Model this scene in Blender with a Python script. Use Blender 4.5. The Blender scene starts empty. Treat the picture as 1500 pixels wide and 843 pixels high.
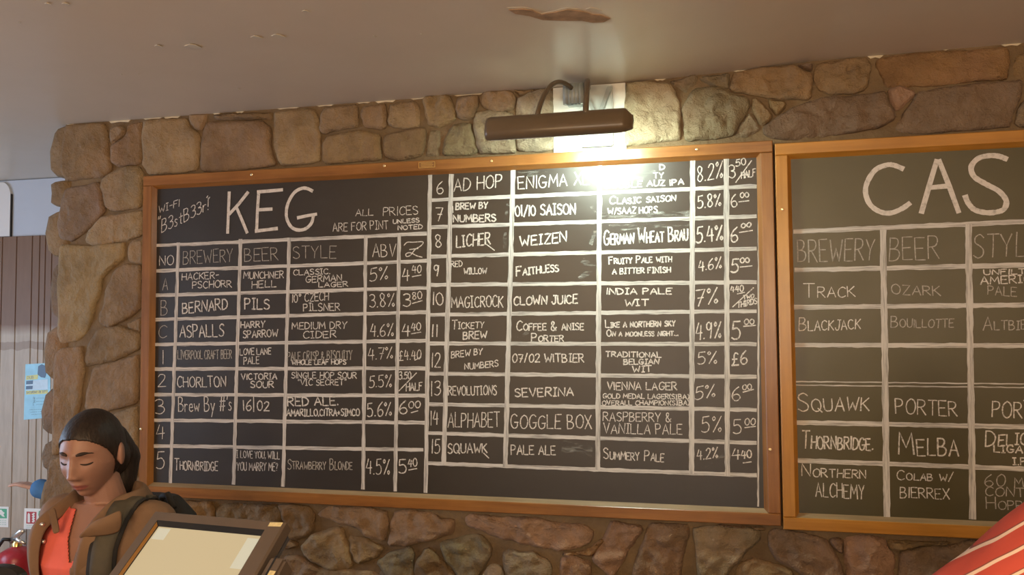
import bpy, bmesh, math, random
import numpy as np
from mathutils import Vector, Matrix, noise
from mathutils.bvhtree import BVHTree
random.seed(7)
R = math.radians
col = bpy.context.scene.collection
scn = bpy.context.scene

# ------------------------------------------------------------------ camera
F = 1200.0
C = Vector((1.0022, -2.8893, 1.82))
yaw, pitch, roll = -0.2353, 0.0475, -0.0073
fw = Vector((math.sin(yaw)*math.cos(pitch), math.cos(yaw)*math.cos(pitch), math.sin(pitch)))
r0 = Vector((math.cos(yaw), -math.sin(yaw), 0)); u0 = r0.cross(fw)
rt = r0*math.cos(roll) + u0*math.sin(roll); up = -r0*math.sin(roll) + u0*math.cos(roll)
cam = bpy.data.objects.new('camera', bpy.data.cameras.new('camera')); col.objects.link(cam)
cam.matrix_world = Matrix(((rt.x, up.x, -fw.x, C.x), (rt.y, up.y, -fw.y, C.y), (rt.z, up.z, -fw.z, C.z), (0, 0, 0, 1)))
cam.data.sensor_width = 36; cam.data.lens = F/1500*36; cam.data.clip_start = .02
scn.camera = cam

def U(px, py, Y=0.0):                # point of the vertical plane y=Y that the photo shows at a pixel
    d = fw + rt*((px-750)/F) - up*((py-421.5)/F)
    return C + d*((Y-C.y)/d.y)
def D(px, py, dep):                  # point at a given depth
    return C + (fw + rt*((px-750)/F) - up*((py-421.5)/F))*dep

# ------------------------------------------------------------------ world, lights, exposure
w = bpy.data.worlds.new('world'); scn.world = w; w.use_nodes = True
w.node_tree.nodes['Background'].inputs[0].default_value = (.62, .75, 1, 1)
w.node_tree.nodes['Background'].inputs[1].default_value = 1.0
vs = scn.view_settings; vs.view_transform = 'Standard'; vs.look = 'None'; vs.gamma = 1; vs.use_curve_mapping = False
vs.exposure = 0.27
def area(name, loc, target, sx, sy, power, color):
    l = bpy.data.lights.new(name, 'AREA'); l.shape = 'RECTANGLE'; l.size = sx; l.size_y = sy; l.energy = power; l.color = color
    o = bpy.data.objects.new(name, l); col.objects.link(o); o.location = loc
    o.rotation_euler = (Vector(target)-Vector(loc)).to_track_quat('-Z', 'Y').to_euler()
    return o
DAY = (.56, .74, 1.0); WARM = (1.0, .66, .33)
area('daylight_left', (-4.2, -1.3, 1.55), (0, -1.3, 1.45), 2.6, 1.3, 55, DAY)
area('fill_front', (1.2, -6.2, 1.6), (1.2, 0, 1.5), 3.0, 1.3, 27, (1, .92, .84))  # added fill from behind the camera, brightens the wall and boards
PENDANT_W = 50
PEND = [(1.70, -4.0, 2.36), (2.9, -3.8, 2.30), (-.4, -4.1, 2.33), (.5, -5.2, 2.36)]

# ------------------------------------------------------------------ helpers
def tag(o, label=None, cat=None, group=None, kind=None):
    if label: o['label'] = label
    if cat: o['category'] = cat
    if group: o['group'] = group
    if kind: o['kind'] = kind
    return o
def empty(name, loc=(0, 0, 0), rz=0):
    o = bpy.data.objects.new(name, None); col.objects.link(o); o.location = loc; o.rotation_euler = (0, 0, rz); o.empty_display_size = .05
    return o
def mobj(name, verts, faces, mat, parent=None, smooth=False):
    me = bpy.data.meshes.new(name); me.from_pydata([tuple(v) for v in verts], [], faces); me.validate()
    return fin(name, me, mat, parent, smooth)
def fin(name, me, mat, parent=None, smooth=False):
    if smooth: me.polygons.foreach_set('use_smooth', [True]*len(me.polygons))
    if mat: me.materials.clear(); me.materials.append(mat)
    o = bpy.data.objects.new(name, me); col.objects.link(o)
    if parent: o.parent = parent
    return o
class MB:
    def __init__(s): s.v = []; s.f = []
    def add(s, v, f):
        n = len(s.v); s.v += [Vector(a) for a in v]; s.f += [tuple(i+n for i in q) for q in f]; return s
    def box(s, a, b, bev=0):
        bm = bmesh.new(); bmesh.ops.create_cube(bm, size=1)
        for v in bm.verts: v.co = Vector([(a[i]+b[i])/2 + v.co[i]*(b[i]-a[i]) for i in range(3)])
        if bev: bmesh.ops.bevel(bm, geom=bm.edges[:], offset=bev, segments=2, affect='EDGES')
        bm.verts.index_update(); s.add([v.co.copy() for v in bm.verts], [[v.index for v in f.verts] for f in bm.faces]); bm.free(); return s
    def tube(s, pts, r, n=10, cap=True):
        pts = [Vector(p) for p in pts]; rr = r if isinstance(r, (list, tuple)) else [r]*len(pts)
        v = []; f = []; T = None; prev = None
        for i, p in enumerate(pts):
            t = (pts[min(i+1, len(pts)-1)] - pts[max(i-1, 0)]).normalized()
            if prev is None:
                a = t.orthogonal().normalized()
            else: a = (prev - t*prev.dot(t)).normalized()
            prev = a; b = t.cross(a)
            for k in range(n):
                th = 2*math.pi*k/n; v.append(p + (a*math.cos(th)+b*math.sin(th))*rr[i])
        for i in range(len(pts)-1):
            for k in range(n): f.append((i*n+k, i*n+(k+1) % n, (i+1)*n+(k+1) % n, (i+1)*n+k))
        if cap: f.append(tuple(range(n))[::-1]); f.append(tuple((len(pts)-1)*n+k for k in range(n)))
        return s.add(v, f)
    def lathe(s, prof, ctr, n=32):
        v = []; f = []; ctr = Vector(ctr)
        for (r, z) in prof:
            for k in range(n): v.append(ctr + Vector((r*math.cos(2*math.pi*k/n), r*math.sin(2*math.pi*k/n), z)))
        for i in range(len(prof)-1):
            for k in range(n): f.append((i*n+k, i*n+(k+1) % n, (i+1)*n+(k+1) % n, (i+1)*n+k))
        return s.add(v, f)
    def xf(s, M): s.v = [M @ v for v in s.v]; return s
    def build(s, name, mat, parent=None, smooth=False): return mobj(name, s.v, s.f, mat, parent, smooth)

# ------------------------------------------------------------------ materials
class NT:
    def __init__(s, name):
        s.m = bpy.data.materials.new(name); s.m.use_nodes = True; s.t = s.m.node_tree; s.b = s.t.nodes['Principled BSDF']
        s.out = s.t.nodes['Material Output']
    def n(s, typ, **k):
        x = s.t.nodes.new(typ)
        for a, b in k.items():
            if a.startswith('i_'): x.inputs[a[2:].replace('_', ' ')].default_value = b
            else: setattr(x, a, b)
        return x
    def l(s, a, b): s.t.links.new(a, b)
    def coord(s, scale=(1, 1, 1), which='Object'):
        tc = s.n('ShaderNodeTexCoord'); mp = s.n('ShaderNodeMapping'); mp.inputs['Scale'].default_value = scale
        s.l(tc.outputs[which], mp.inputs[0]); return mp.outputs[0]
    def noise(s, vec, scale, detail=4, rough=.6):
        x = s.n('ShaderNodeTexNoise'); x.inputs['Scale'].default_value = scale; x.inputs['Detail'].default_value = detail
        x.inputs['Roughness'].default_value = rough; s.l(vec, x.inputs['Vector']); return x.outputs['Fac']
    def ramp(s, fac, stops):
        x = s.n('ShaderNodeValToRGB'); e = x.color_ramp.elements
        while len(e) < len(stops): e.new(.5)
        for i, (p, c) in enumerate(stops): e[i].position = p; e[i].color = (*c, 1) if len(c) == 3 else c
        s.l(fac, x.inputs[0]); return x.outputs[0]
    def mix(s, fac, a, b, mode='MIX'):
        x = s.n('ShaderNodeMix', data_type='RGBA', blend_type=mode)
        for sock, v in ((x.inputs['Factor'], fac), (x.inputs['A'], a), (x.inputs['B'], b)):
            if hasattr(v, 'links'): s.l(v, sock)
            elif isinstance(v, (int, float)): sock.default_value = v
            else: sock.default_value = (*v, 1)
        return x.outputs['Result']
    def bump(s, h, strength=.3, dist=.01):
        x = s.n('ShaderNodeBump'); x.inputs['Strength'].default_value = strength; x.inputs['Distance'].default_value = dist
        s.l(h, x.inputs['Height']); s.l(x.outputs[0], s.b.inputs['Normal']); return x
    def col(s, c):
        if hasattr(c, 'links'): s.l(c, s.b.inputs['Base Color'])
        else: s.b.inputs['Base Color'].default_value = (*c, 1)
        return s
def plain(name, c, rough=.6, metal=0, spec=.5, nz=0, nscale=20, bump=0, emit=None, es=1):
    t = NT(name); t.b.inputs['Roughness'].default_value = rough; t.b.inputs['Metallic'].default_value = metal
    t.b.inputs['Specular IOR Level'].default_value = spec
    v = t.coord(); f = t.noise(v, nscale)
    if nz: t.col(t.ramp(f, [(.3, tuple(x*(1-nz) for x in c)), (.7, tuple(min(1, x*(1+nz)) for x in c))]))
    else: t.col(c)
    if bump: t.bump(f, bump, .004)
    if emit: t.b.inputs['Emission Color'].default_value = (*emit, 1); t.b.inputs['Emission Strength'].default_value = es
    return t.m
def mat_stone():
    t = NT('field_stone'); v = t.coord(); oi = t.n('ShaderNodeObjectInfo')
    n1 = t.noise(v, 7, 5, .65); n2 = t.noise(v, 45, 4, .7); n3 = t.noise(v, 2.6, 3)
    c = t.mix(t.ramp(n1, [(.35, (0, 0, 0)), (.65, (1, 1, 1))]), (.74, .70, .66), (1.14, 1.12, 1.10))
    c = t.mix(1.0, oi.outputs['Color'], c, 'MULTIPLY')
    c = t.mix(t.ramp(n3, [(.50, (0, 0, 0)), (.75, (.35, .35, .35))]), c, (.36, .20, .13))
    sp = t.ramp(n2, [(.66, (0, 0, 0)), (.78, (.5, .5, .5))]); c = t.mix(sp, c, (.52, .45, .36)); t.col(c)
    t.b.inputs['Roughness'].default_value = .78; t.b.inputs['Specular IOR Level'].default_value = .3
    ad = t.n('ShaderNodeMath', operation='MULTIPLY_ADD'); t.l(n2, ad.inputs[0]); ad.inputs[1].default_value = .35; t.l(t.noise(v, 16, 6, .7), ad.inputs[2])
    t.bump(ad.outputs[0], 1.0, .022); return t.m
def mat_mortar():
    t = NT('mortar'); v = t.coord(); n1 = t.noise(v, 8, 5); n2 = t.noise(v, 60, 4)
    c = t.ramp(n1, [(.3, (.125, .082, .042)), (.7, (.21, .145, .078))])
    t.col(c); t.b.inputs['Roughness'].default_value = .9; t.bump(n2, .6, .01); return t.m
def mat_ceiling():
    t = NT('gloss_cream_ceiling'); v = t.coord(); n1 = t.noise(v, 1.3, 4); n2 = t.noise(v, 30, 3); n3 = t.noise(v, 5, 3)
    t.col(t.ramp(n1, [(.3, (.60, .52, .42)), (.7, (.66, .58, .48))]))
    x = t.n('ShaderNodeMapRange'); t.l(n3, x.inputs[0]); x.inputs[3].default_value = .30; x.inputs[4].default_value = .40
    t.l(x.outputs[0], t.b.inputs['Roughness']); t.bump(n2, .06, .004); return t.m
def mat_wood(name, a, b, axis, rough=.3):
    t = NT(name); sc = {'x': (2, 30, 30), 'z': (30, 30, 2)}[axis]
    v = t.coord(sc); n1 = t.noise(v, 1.5, 6, .65); v2 = t.coord(); n2 = t.noise(v2, 3, 3); n3 = t.noise(v2, 40, 3)
    c = t.ramp(n1, [(.3, a), (.7, b)]); c = t.mix(t.ramp(n2, [(.45, (0, 0, 0)), (.8, (.45, .45, .45))]), c, tuple(x*.45 for x in a))
    t.col(c); t.b.inputs['Roughness'].default_value = rough; t.bump(n1, .12, .003); return t.m
def mat_slate(name, c, sm):
    t = NT(name); v = t.coord((1, 1, 3)); n1 = t.noise(v, 2.2, 6, .7); n2 = t.noise(t.coord((1, 1, 1)), 9, 6, .75)
    c2 = t.mix(t.ramp(n1, [(.45, (0, 0, 0)), (.8, (.30, .30, .30))]), c, sm)
    c2 = t.mix(t.ramp(n2, [(.58, (0, 0, 0)), (.85, (.35, .35, .35))]), c2, sm); t.col(c2)
    x = t.n('ShaderNodeMapRange'); t.l(n2, x.inputs[0]); x.inputs[3].default_value = .36; x.inputs[4].default_value = .52
    t.l(x.outputs[0], t.b.inputs['Roughness']); t.b.inputs['Specular IOR Level'].default_value = .72; return t.m
def mat_chalk(name, c, lo, hi, scale, stretch=(1, 1, 1), amin=.2):
    t = NT(name); v = t.coord(stretch); n = t.noise(v, scale, 5, .7); t.col(c); t.b.inputs['Roughness'].default_value = .95
    t.b.inputs['Specular IOR Level'].default_value = .1
    x = t.n('ShaderNodeMapRange'); t.l(n, x.inputs[0]); x.inputs[1].default_value = lo; x.inputs[2].default_value = hi; x.inputs[3].default_value = amin; x.inputs[4].default_value = 1
    t.l(x.outputs[0], t.b.inputs['Alpha']); return t.m
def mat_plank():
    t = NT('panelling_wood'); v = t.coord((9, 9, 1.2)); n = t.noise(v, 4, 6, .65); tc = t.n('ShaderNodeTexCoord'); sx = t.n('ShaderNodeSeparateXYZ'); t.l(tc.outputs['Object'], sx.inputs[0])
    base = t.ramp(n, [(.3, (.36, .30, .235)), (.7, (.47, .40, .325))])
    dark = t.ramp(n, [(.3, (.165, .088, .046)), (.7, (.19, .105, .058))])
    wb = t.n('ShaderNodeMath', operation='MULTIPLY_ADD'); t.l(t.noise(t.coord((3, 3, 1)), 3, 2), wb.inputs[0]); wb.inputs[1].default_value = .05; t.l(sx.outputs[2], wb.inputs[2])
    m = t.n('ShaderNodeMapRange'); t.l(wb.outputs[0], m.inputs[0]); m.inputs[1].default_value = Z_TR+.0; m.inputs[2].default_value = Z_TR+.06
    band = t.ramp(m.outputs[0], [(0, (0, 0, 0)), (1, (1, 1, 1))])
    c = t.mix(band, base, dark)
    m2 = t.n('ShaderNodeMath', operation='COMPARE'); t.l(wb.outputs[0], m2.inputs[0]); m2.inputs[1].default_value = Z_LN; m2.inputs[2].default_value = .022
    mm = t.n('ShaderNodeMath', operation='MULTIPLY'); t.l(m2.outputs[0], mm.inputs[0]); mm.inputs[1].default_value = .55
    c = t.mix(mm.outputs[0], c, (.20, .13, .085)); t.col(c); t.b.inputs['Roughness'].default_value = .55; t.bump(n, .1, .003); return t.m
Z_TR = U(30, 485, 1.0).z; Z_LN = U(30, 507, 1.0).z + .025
M = dict(
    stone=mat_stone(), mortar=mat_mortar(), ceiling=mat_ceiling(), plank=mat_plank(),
    wood_h=mat_wood('varnished_frame_h', (.20, .075, .018), (.34, .15, .040), 'x'),
    wood_v=mat_wood('varnished_frame_v', (.20, .075, .018), (.34, .15, .040), 'z'),
    cwood_h=mat_wood('orange_frame_h', (.36, .150, .020), (.50, .235, .040), 'x'),
    cwood_v=mat_wood('orange_frame_v', (.36, .150, .020), (.50, .235, .040), 'z'),
    lip=mat_wood('frame_lip', (.23, .16, .085), (.36, .27, .16), 'x', .5),
    slate=mat_slate('black_slate', (.015, .0095, .0055), (.038, .031, .024)),
    gslate=mat_slate('green_slate', (.042, .034, .004), (.058, .052, .018)),
    chalk=mat_chalk('chalk', (.66, .64, .62), .30, .52, 140), chalk_thin=mat_chalk('faint_chalk', (.44, .42, .39), .30, .58, 140, amin=.40),
    chalk_fat=mat_chalk('fat_chalk', (.64, .61, .59), .28, .50, 60, amin=.55),
    chalk_h=mat_chalk('chalk_rule_h', (.58, .565, .555), .34, .54, 9, (1, 1, 22), .42), chalk_v=mat_chalk('chalk_rule_v', (.58, .565, .555), .34, .54, 9, (22, 1, 1), .42),
    smudge=mat_chalk('chalk_smudge', (.45, .46, .44), .48, .85, 22, (1, 1, 4), 0),
    cream=plain('cream_plaster', (.62, .55, .40), .8, nz=.15, nscale=30), white=plain('white_board', (.72, .72, .66), .6, nz=.05),
    bluewhite=plain('painted_plaster', (.46, .51, .59), .6, nz=.04, nscale=3), panelwhite=plain('white_panel_paint', (.66, .66, .66), .5), dark=plain('dark_gap', (.02, .017, .014), .8),
    floor=plain('floor_boards', (.34, .24, .15), .5, nz=.25, nscale=6), wall=plain('room_paint', (.50, .42, .32), .7, nz=.06, nscale=3),
    shade=plain('brown_shade_enamel', (.125, .090, .054), .32, nz=.08, nscale=8), shade_in=plain('shade_reflector', (.85, .85, .82), .3),
    grey=plain('grey_fitting', (.30, .33, .31), .35, nz=.08), lgrey=plain('pale_grey_box', (.50, .53, .50), .45),
    glow=plain('lamp_glass', (1, 1, 1), .5, emit=(.84, 1.0, .84), es=150), globe=plain('warm_globe', (1, .9, .7), .4, emit=WARM, es=26),
    brass=plain('brass', (.80, .58, .22), .3, metal=1), plaque=plain('brass_plaque', (.23, .12, .045), .4, metal=.3), screw=plain('brass_screw', (.85, .70, .40), .25, metal=.9),
    peel=plain('peeled_plaster', (.38, .25, .15), .9, nz=.3, nscale=25, bump=.5), rim=plain('paint_flake', (.62, .56, .45), .7),
    skin=plain('skin', (.30, .165, .122), .45, nz=.06, nscale=14, spec=.4), lips=plain('lips', (.24, .085, .078), .35),
    skin2=plain('pale_skin', (.60, .36, .27), .5, nz=.06), hairs=None, brow=plain('dark_brow', (.03, .018, .014), .8),
    coral=plain('coral_cotton', (.74, .135, .100), .75, nz=.10, nscale=9, bump=.1), jacket=plain('brown_cotton', (.185, .112, .066), .8, nz=.18, nscale=9, bump=.6),
    strap=plain('olive_webbing', (.070, .062, .045), .7, nz=.1, nscale=40), black=plain('black_plastic', (.012, .012, .013), .4), blackf=plain('black_fabric', (.02, .018, .018), .8),
    denim=plain('dark_trousers', (.03, .035, .05), .8), blue=plain('blue_cotton', (.055, .17, .36), .8), shoe=plain('shoe_leather', (.03, .025, .02), .5),
    housing=plain('taupe_plastic', (.125, .098, .078), .33, nz=.04), hside=plain('slate_plastic', (.085, .088, .105), .35),
    screen=plain('lit_screen', (.10, .09, .07), .18, emit=(.60, .47, .265), es=.72), ui=plain('screen_panel', (.1, .1, .09), .2, emit=(.55, .50, .36), es=.86),
    bezel=plain('black_bezel', (.02, .022, .028), .25), orange=plain('painted_amber_reflection', (.30, .15, .04), .15), sticker=plain('cream_sticker', (.75, .66, .36), .5, nz=.2, nscale=120),
    red=plain('red_enamel', (.42, .028, .040), .3, nz=.08), chrome=plain('polished_steel', (.75, .74, .72), .25, metal=.9), label=plain('white_label', (.66, .62, .50), .6),
    paper=plain('white_paper', (.78, .80, .78), .6), pblue=plain('poster_blue', (.30, .62, .80), .5, nz=.15, nscale=8), pyel=plain('poster_yellow', (.62, .62, .22), .5), pdark=plain('poster_navy', (.07, .13, .22), .5), ppale=plain('poster_cloud', (.50, .66, .78), .5, nz=.15, nscale=14),
    sgreen=plain('sign_green', (.10, .42, .26), .5), sred=plain('sign_red', (.45, .05, .06), .5), counter=mat_wood('bar_top', (.10, .045, .02), (.17, .08, .035), 'x'), hair=None,
)
def mat_hair():
    t = NT('dark_brown_hair'); v = t.coord((60, 60, 9)); n = t.noise(v, 2.5, 4, .6); t.col(t.ramp(n, [(.3, (.010, .007, .006)), (.75, (.030, .020, .016))]))
    t.b.inputs['Roughness'].default_value = .42; t.b.inputs['Specular IOR Level'].default_value = .35; t.bump(n, .5, .004); return t.m
M['hair'] = mat_hair()

# ------------------------------------------------------------------ setting: ceiling, floor, walls
def struct(o): o['kind'] = 'structure'; return o
ZC = [(-4.6, 2.690), (-1.7, 2.690), (.75, 2.687), (1.10, 2.698), (1.37, 2.712), (2.0, 2.718), (4.6, 2.725)]
v = []; f = []
for (x, z) in ZC:
    for (yy, zz) in ((-6.6, z), (1.06, z), (1.06, z+.12), (-6.6, z+.12)): v.append((x, yy, zz))
for i in range(len(ZC)-1):
    for k in range(4): f.append((4*i+k, 4*i+(k+1) % 4, 4*i+4+(k+1) % 4, 4*i+4+k))
f += [(0, 1, 2, 3), tuple(4*(len(ZC)-1)+k for k in (3, 2, 1, 0))]
ceil = struct(mobj('ceiling', v, f, M['ceiling']))
def flat(name, pts, z, th, mat, parent, up=False):
    n = len(pts); vv = [(p.x, p.y, z) for p in pts] + [(p.x, p.y, z-th) for p in pts]
    return mobj(name, vv, [tuple(range(n)), tuple(range(n, 2*n))[::-1]] + [(i, i+n, (i+1) % n+n, (i+1) % n) for i in range(n)], mat, parent)
def onceil(px, py, z=2.687):
    d = fw + rt*((px-750)/F) - up*((py-421.5)/F); return C + d*((z-C.z)/d.z)
peels = [[(745, 13), (765, 12), (780, 14), (793, 20), (810, 17), (830, 13), (852, 15), (868, 20), (880, 21), (894, 26), (885, 31), (868, 32), (852, 29), (820, 29), (795, 28), (775, 22), (755, 19)]]
for q in peels:
    cx = sum(a for a, b in q)/len(q); cy = sum(b for a, b in q)/len(q)
    flat('paint_flake', [onceil(cx+(a-cx)*1.03, cy+(b-cy)*1.22) for a, b in q], 2.6875, .0012, M['rim'], ceil)
    flat('peeled_patch', [onceil(a, b) for a, b in q], 2.686, .0022, M['peel'], ceil)
for (a, b, s) in [(283, 67, 13), (232, 67, 6), (376, 54, 9), (408, 52, 11), (96, 5, 6), (70, 5, 5), (448, 16, 6), (870, 13, 12), (178, 109, 1.6), (28, 33, 2), (349, 130, 2), (549, 53, 3), (617, 50, 2), (203, 108, 1.5)]:
    q = [(a-s, b), (a-s*.4, b-s*.18-.5), (a+s*.3, b-s*.1), (a+s, b+s*.2), (a+s*.4, b+s*.25+.5), (a-s*.5, b+s*.12)]
    flat('paint_chip', [onceil(*p) for p in q], 2.687, .0015, M['rim'], ceil)
struct(MB().box((-4.6, -6.6, -.1), (4.6, 1.06, 0)).build('floor', M['floor']))
struct(MB().box((4.5, -6.6, 0), (4.6, 1.06, 2.72)).build('wall_right', M['wall']))
# left wall with the window opening that lets the daylight in
wl = MB(); wl.box((-4.6, -6.6, 0), (-4.5, 1.06, .85)); wl.box((-4.6, -6.6, 2.25), (-4.5, 1.06, 2.69)); wl.box((-4.6, -6.6, .85), (-4.5, -2.7, 2.25)); wl.box((-4.6, .1, .85), (-4.5, 1.06, 2.25))
struct(wl.build('wall_left', M['bluewhite']))
wf = MB()
for y in (-2.7, -1.78, -.86, .04): wf.box((-4.58, y, .85), (-4.52, y+.06, 2.25))
wf.box((-4.58, -2.64, .85), (-4.52, .04, .91)); wf.box((-4.58, -2.64, 2.19), (-4.52, .04, 2.25))
struct(wf.build('window_1', M['panelwhite']))
wb = MB(); wb.box((-4.5, -6.6, 0), (4.5, -6.5, .85)); wb.box((-4.5, -6.6, 2.3), (4.5, -6.5, 2.685)); wb.box((-4.5, -6.6, .85), (-.5, -6.5, 2.3)); wb.box((2.9, -6.6, .85), (4.5, -6.5, 2.3))
struct(wb.build('wall_front', M['wall']))
wf = MB()
for x in (-.5, .62, 1.72, 2.84): wf.box((x, -6.58, .85), (x+.06, -6.52, 2.3))
struct(wf.build('window_2', M['panelwhite']))  # unseen window, added to go with the front fill light

# rear wall: plaster above, vertical planks below
YR = 1.0; zt = U(38, 346, YR).z
rear = struct(MB().box((-4.5, YR+.014, 0), (4.5, YR+.06, 2.685)).build('wall_rear', M['bluewhite']))
grooves = [-25, 1, 22, 45, 56, 64.5, 74, 96, 107, 116]
gx = [U(g, 520, YR).x for g in grooves]; w0 = gx[2]-gx[1]
left = [gx[0]-.105*k for k in range(13, 0, -1)]; right = [gx[-1]+[.1, .05, .045, .1, .1][k % 5]*1 + .08*k for k in range(24)]
gx = left+gx+right
for a, b in zip(gx[:-1], gx[1:]):
    if b > -1.0: break
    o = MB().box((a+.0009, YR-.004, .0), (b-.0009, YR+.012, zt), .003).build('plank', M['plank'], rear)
MB().box((-4.5, YR+.010, 0), (-.9, YR+.0138, zt-.01)).build('plank_backing', M['dark'], rear)
# rounded hatch panel on the plaster
hp = []
x1 = U(14.5, 300, YR).x; z1 = U(8, 267, YR).z
for k in range(9):
    a = math.pi/2*k/8; hp.append((x1-.06+.06*math.sin(a), z1-.06*1.4+.06*1.4*math.cos(a)))
hp = [(x1-.75, z1)] + hp + [(x1, zt+.004), (x1-.75, zt+.004)]
n = len(hp)
hatch = mobj('hatch_panel', [(x, YR+.002, z) for x, z in hp]+[(x, YR+.0138, z) for x, z in hp], [tuple(range(n))[::-1], tuple(range(n, 2*n))]+[(i, (i+1) % n, (i+1) % n+n, i+n) for i in range(n)], M['panelwhite'], rear)
MB().box((x1, YR+.004, zt), (x1+.006, YR+.0138, z1-.07)).build('hatch_seal', M['dark'], rear)

# stone wall
XE = -1.635
wall = struct(MB().box((XE, .015, 0), (4.5, .27, 2.7235)).build('wall_back', M['mortar']))
tops = MB()
for a_, b_, h_ in [(96, 107, 4), (158, 190, 8), (208, 236, 4), (238, 262, 7), (310, 321, 6), (343, 356, 6), (404, 436, 3), (462, 487, 4), (521, 541, 4), (548, 578, 7), (600, 642, 4), (664, 706, 3.5), (958, 975, 5), (1074, 1098, 4), (1272, 1296, 8), (1384, 1392, 3), (1470, 1500, 6)]:
    p_ = U(a_, 100, .0); q_ = U(b_, 100, .0); zz = np.interp((p_.x+q_.x)/2, [c_[0] for c_ in ZC], [c_[1] for c_ in ZC])-.0005; hh = h_*.0012
    tops.add([(p_.x, .011, zz), (q_.x, .011, zz), (q_.x-.012, .011, zz-hh), ((p_.x+q_.x)/2, .011, zz-hh*.55), (p_.x+.01, .011, zz-hh*.9), (p_.x, .02, zz), (q_.x, .02, zz), (q_.x-.012, .02, zz-hh), ((p_.x+q_.x)/2, .02, zz-hh*.55), (p_.x+.01, .02, zz-hh*.9)], [(0, 4, 3, 2, 1), (2, 3, 8, 7), (3, 4, 9, 8), (1, 2, 7, 6), (0, 5, 9, 4)])
tops.build('plaster_strip', M['cream'], wall)

STC = {'b': (.245, .170, .092), 'l': (.30, .220, .128), 'd': (.195, .138, .088), 'g': (.245, .200, .125), 'p': (.315, .210, .135), 'o': (.265, .158, .072), 'w': (.36, .31, .205)}
def stone_mesh(poly, y0=0.0, back=.045, cuts=True, seed=0, rough=1.0, chipy=1.0):
    rnd = random.Random(seed); P = [Vector((p[0], p[1])) for p in poly]
    A = sum(P[i].x*P[(i+1) % len(P)].y-P[(i+1) % len(P)].x*P[i].y for i in range(len(P)))
    if A < 0: P.reverse()
    Q = []                                            # cut corners once, then resample
    for i, p in enumerate(P):
        a, b = P[i-1], P[(i+1) % len(P)]
        la = min((a-p).length*.22, .007); lb = min((b-p).length*.22, .007)
        Q += [p+(a-p).normalized()*la, p+(p*0 + (a-p).normalized()*la*.25+(b-p).normalized()*lb*.25), p+(b-p).normalized()*lb]
    per = sum((Q[(i+1) % len(Q)]-Q[i]).length for i in range(len(Q))); N = max(22, min(72, int(per/.013)))
    out = []; acc = 0; step = per/N; i = 0; pos = 0
    for k in range(N):
        t = k*step
        while acc+(Q[(i+1) % len(Q)]-Q[i]).length < t: acc += (Q[(i+1) % len(Q)]-Q[i]).length; i += 1
        L = (Q[(i+1) % len(Q)]-Q[i]); out.append(Q[i]+L*((t-acc)/max(L.length, 1e-6)))
    nn = []
    for k in range(N):
        t = (out[(k+1) % N]-out[k-1]).normalized(); nn.append(Vector((t.y, -t.x)))
        j = noise.noise(Vector((out[k].x*30, seed*3.1, out[k].y*30)))*.0035 + noise.noise(Vector((out[k].x*90, seed*1.1, out[k].y*90)))*.002
        out[k] = out[k]+nn[k]*j*rough
    c = sum(out, Vector((0, 0)))/N; size = min(.5, math.sqrt(abs(A)/2))
    tx, tz = rnd.uniform(-.03, .03), rnd.uniform(-.03, .03)
    def fy(p, base, amt):
        d = p-c; h = noise.noise(Vector((p.x*9, seed*2.3, p.y*9)))*.010 + noise.noise(Vector((p.x*28, seed, p.y*28)))*.0050*chipy - abs(noise.noise(Vector((p.x*13, seed*1.7, p.y*17))))*.016*max(0, chipy-1) + noise.noise(Vector((p.x*60, seed, p.y*60)))*.0022*chipy
        return y0 + base + (h*rough + d.x*tx + d.y*tz)*amt
    rings = []
    i1 = min(.0016, size*.03); i2 = min(.0055, size*.08)
    rings.append([(p, y0+back) for p in out]); rings.append([(p+nn[k]*.0030, fy(p, .012, .5)) for k, p in enumerate(out)])
    rings.append([(p+nn[k]*.0008, fy(p, .005, .8)) for k, p in enumerate(out)])
    r2 = [p-nn[k]*i2 for k, p in enumerate(out)]; rings.append([(p, fy(p, .0005, 1)) for p in r2])
    for s in (.93, .85, .77, .68, .59, .5, .4, .3, .2, .1): rings.append([(c+(p-c)*s, fy(c+(p-c)*s, -.002-.002*(1-s), 1)) for p in r2])
    V = [Vector((p.x, y, p.y)) for rg in rings for p, y in rg]; V.append(Vector((c.x, fy(c, -.004, 1), c.y)))
    Fc = []
    for r_ in range(len(rings)-1):
        for k in range(N): Fc.append((r_*N+k, r_*N+(k+1) % N, (r_+1)*N+(k+1) % N, (r_+1)*N+k))
    b = (len(rings)-1)*N
    for k in range(N): Fc.append((b+k, b+(k+1) % N, len(V)-1))
    return V, Fc
def add_stone(poly, c='b', y0=0.0, seed=0, rough=1.0, chipy=1.0, back=.045):
    V, Fc = stone_mesh(poly, y0, back, True, seed, rough, chipy)
    o = mobj('stone', V, Fc, M['stone'], wall, True); rnd = random.Random(seed+99); k = rnd.uniform(.9, 1.12); b = STC[c]
    o.color = (b[0]*k, b[1]*k*rnd.uniform(.97, 1.03), b[2]*k*rnd.uniform(.94, 1.06), 1); return o
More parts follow.
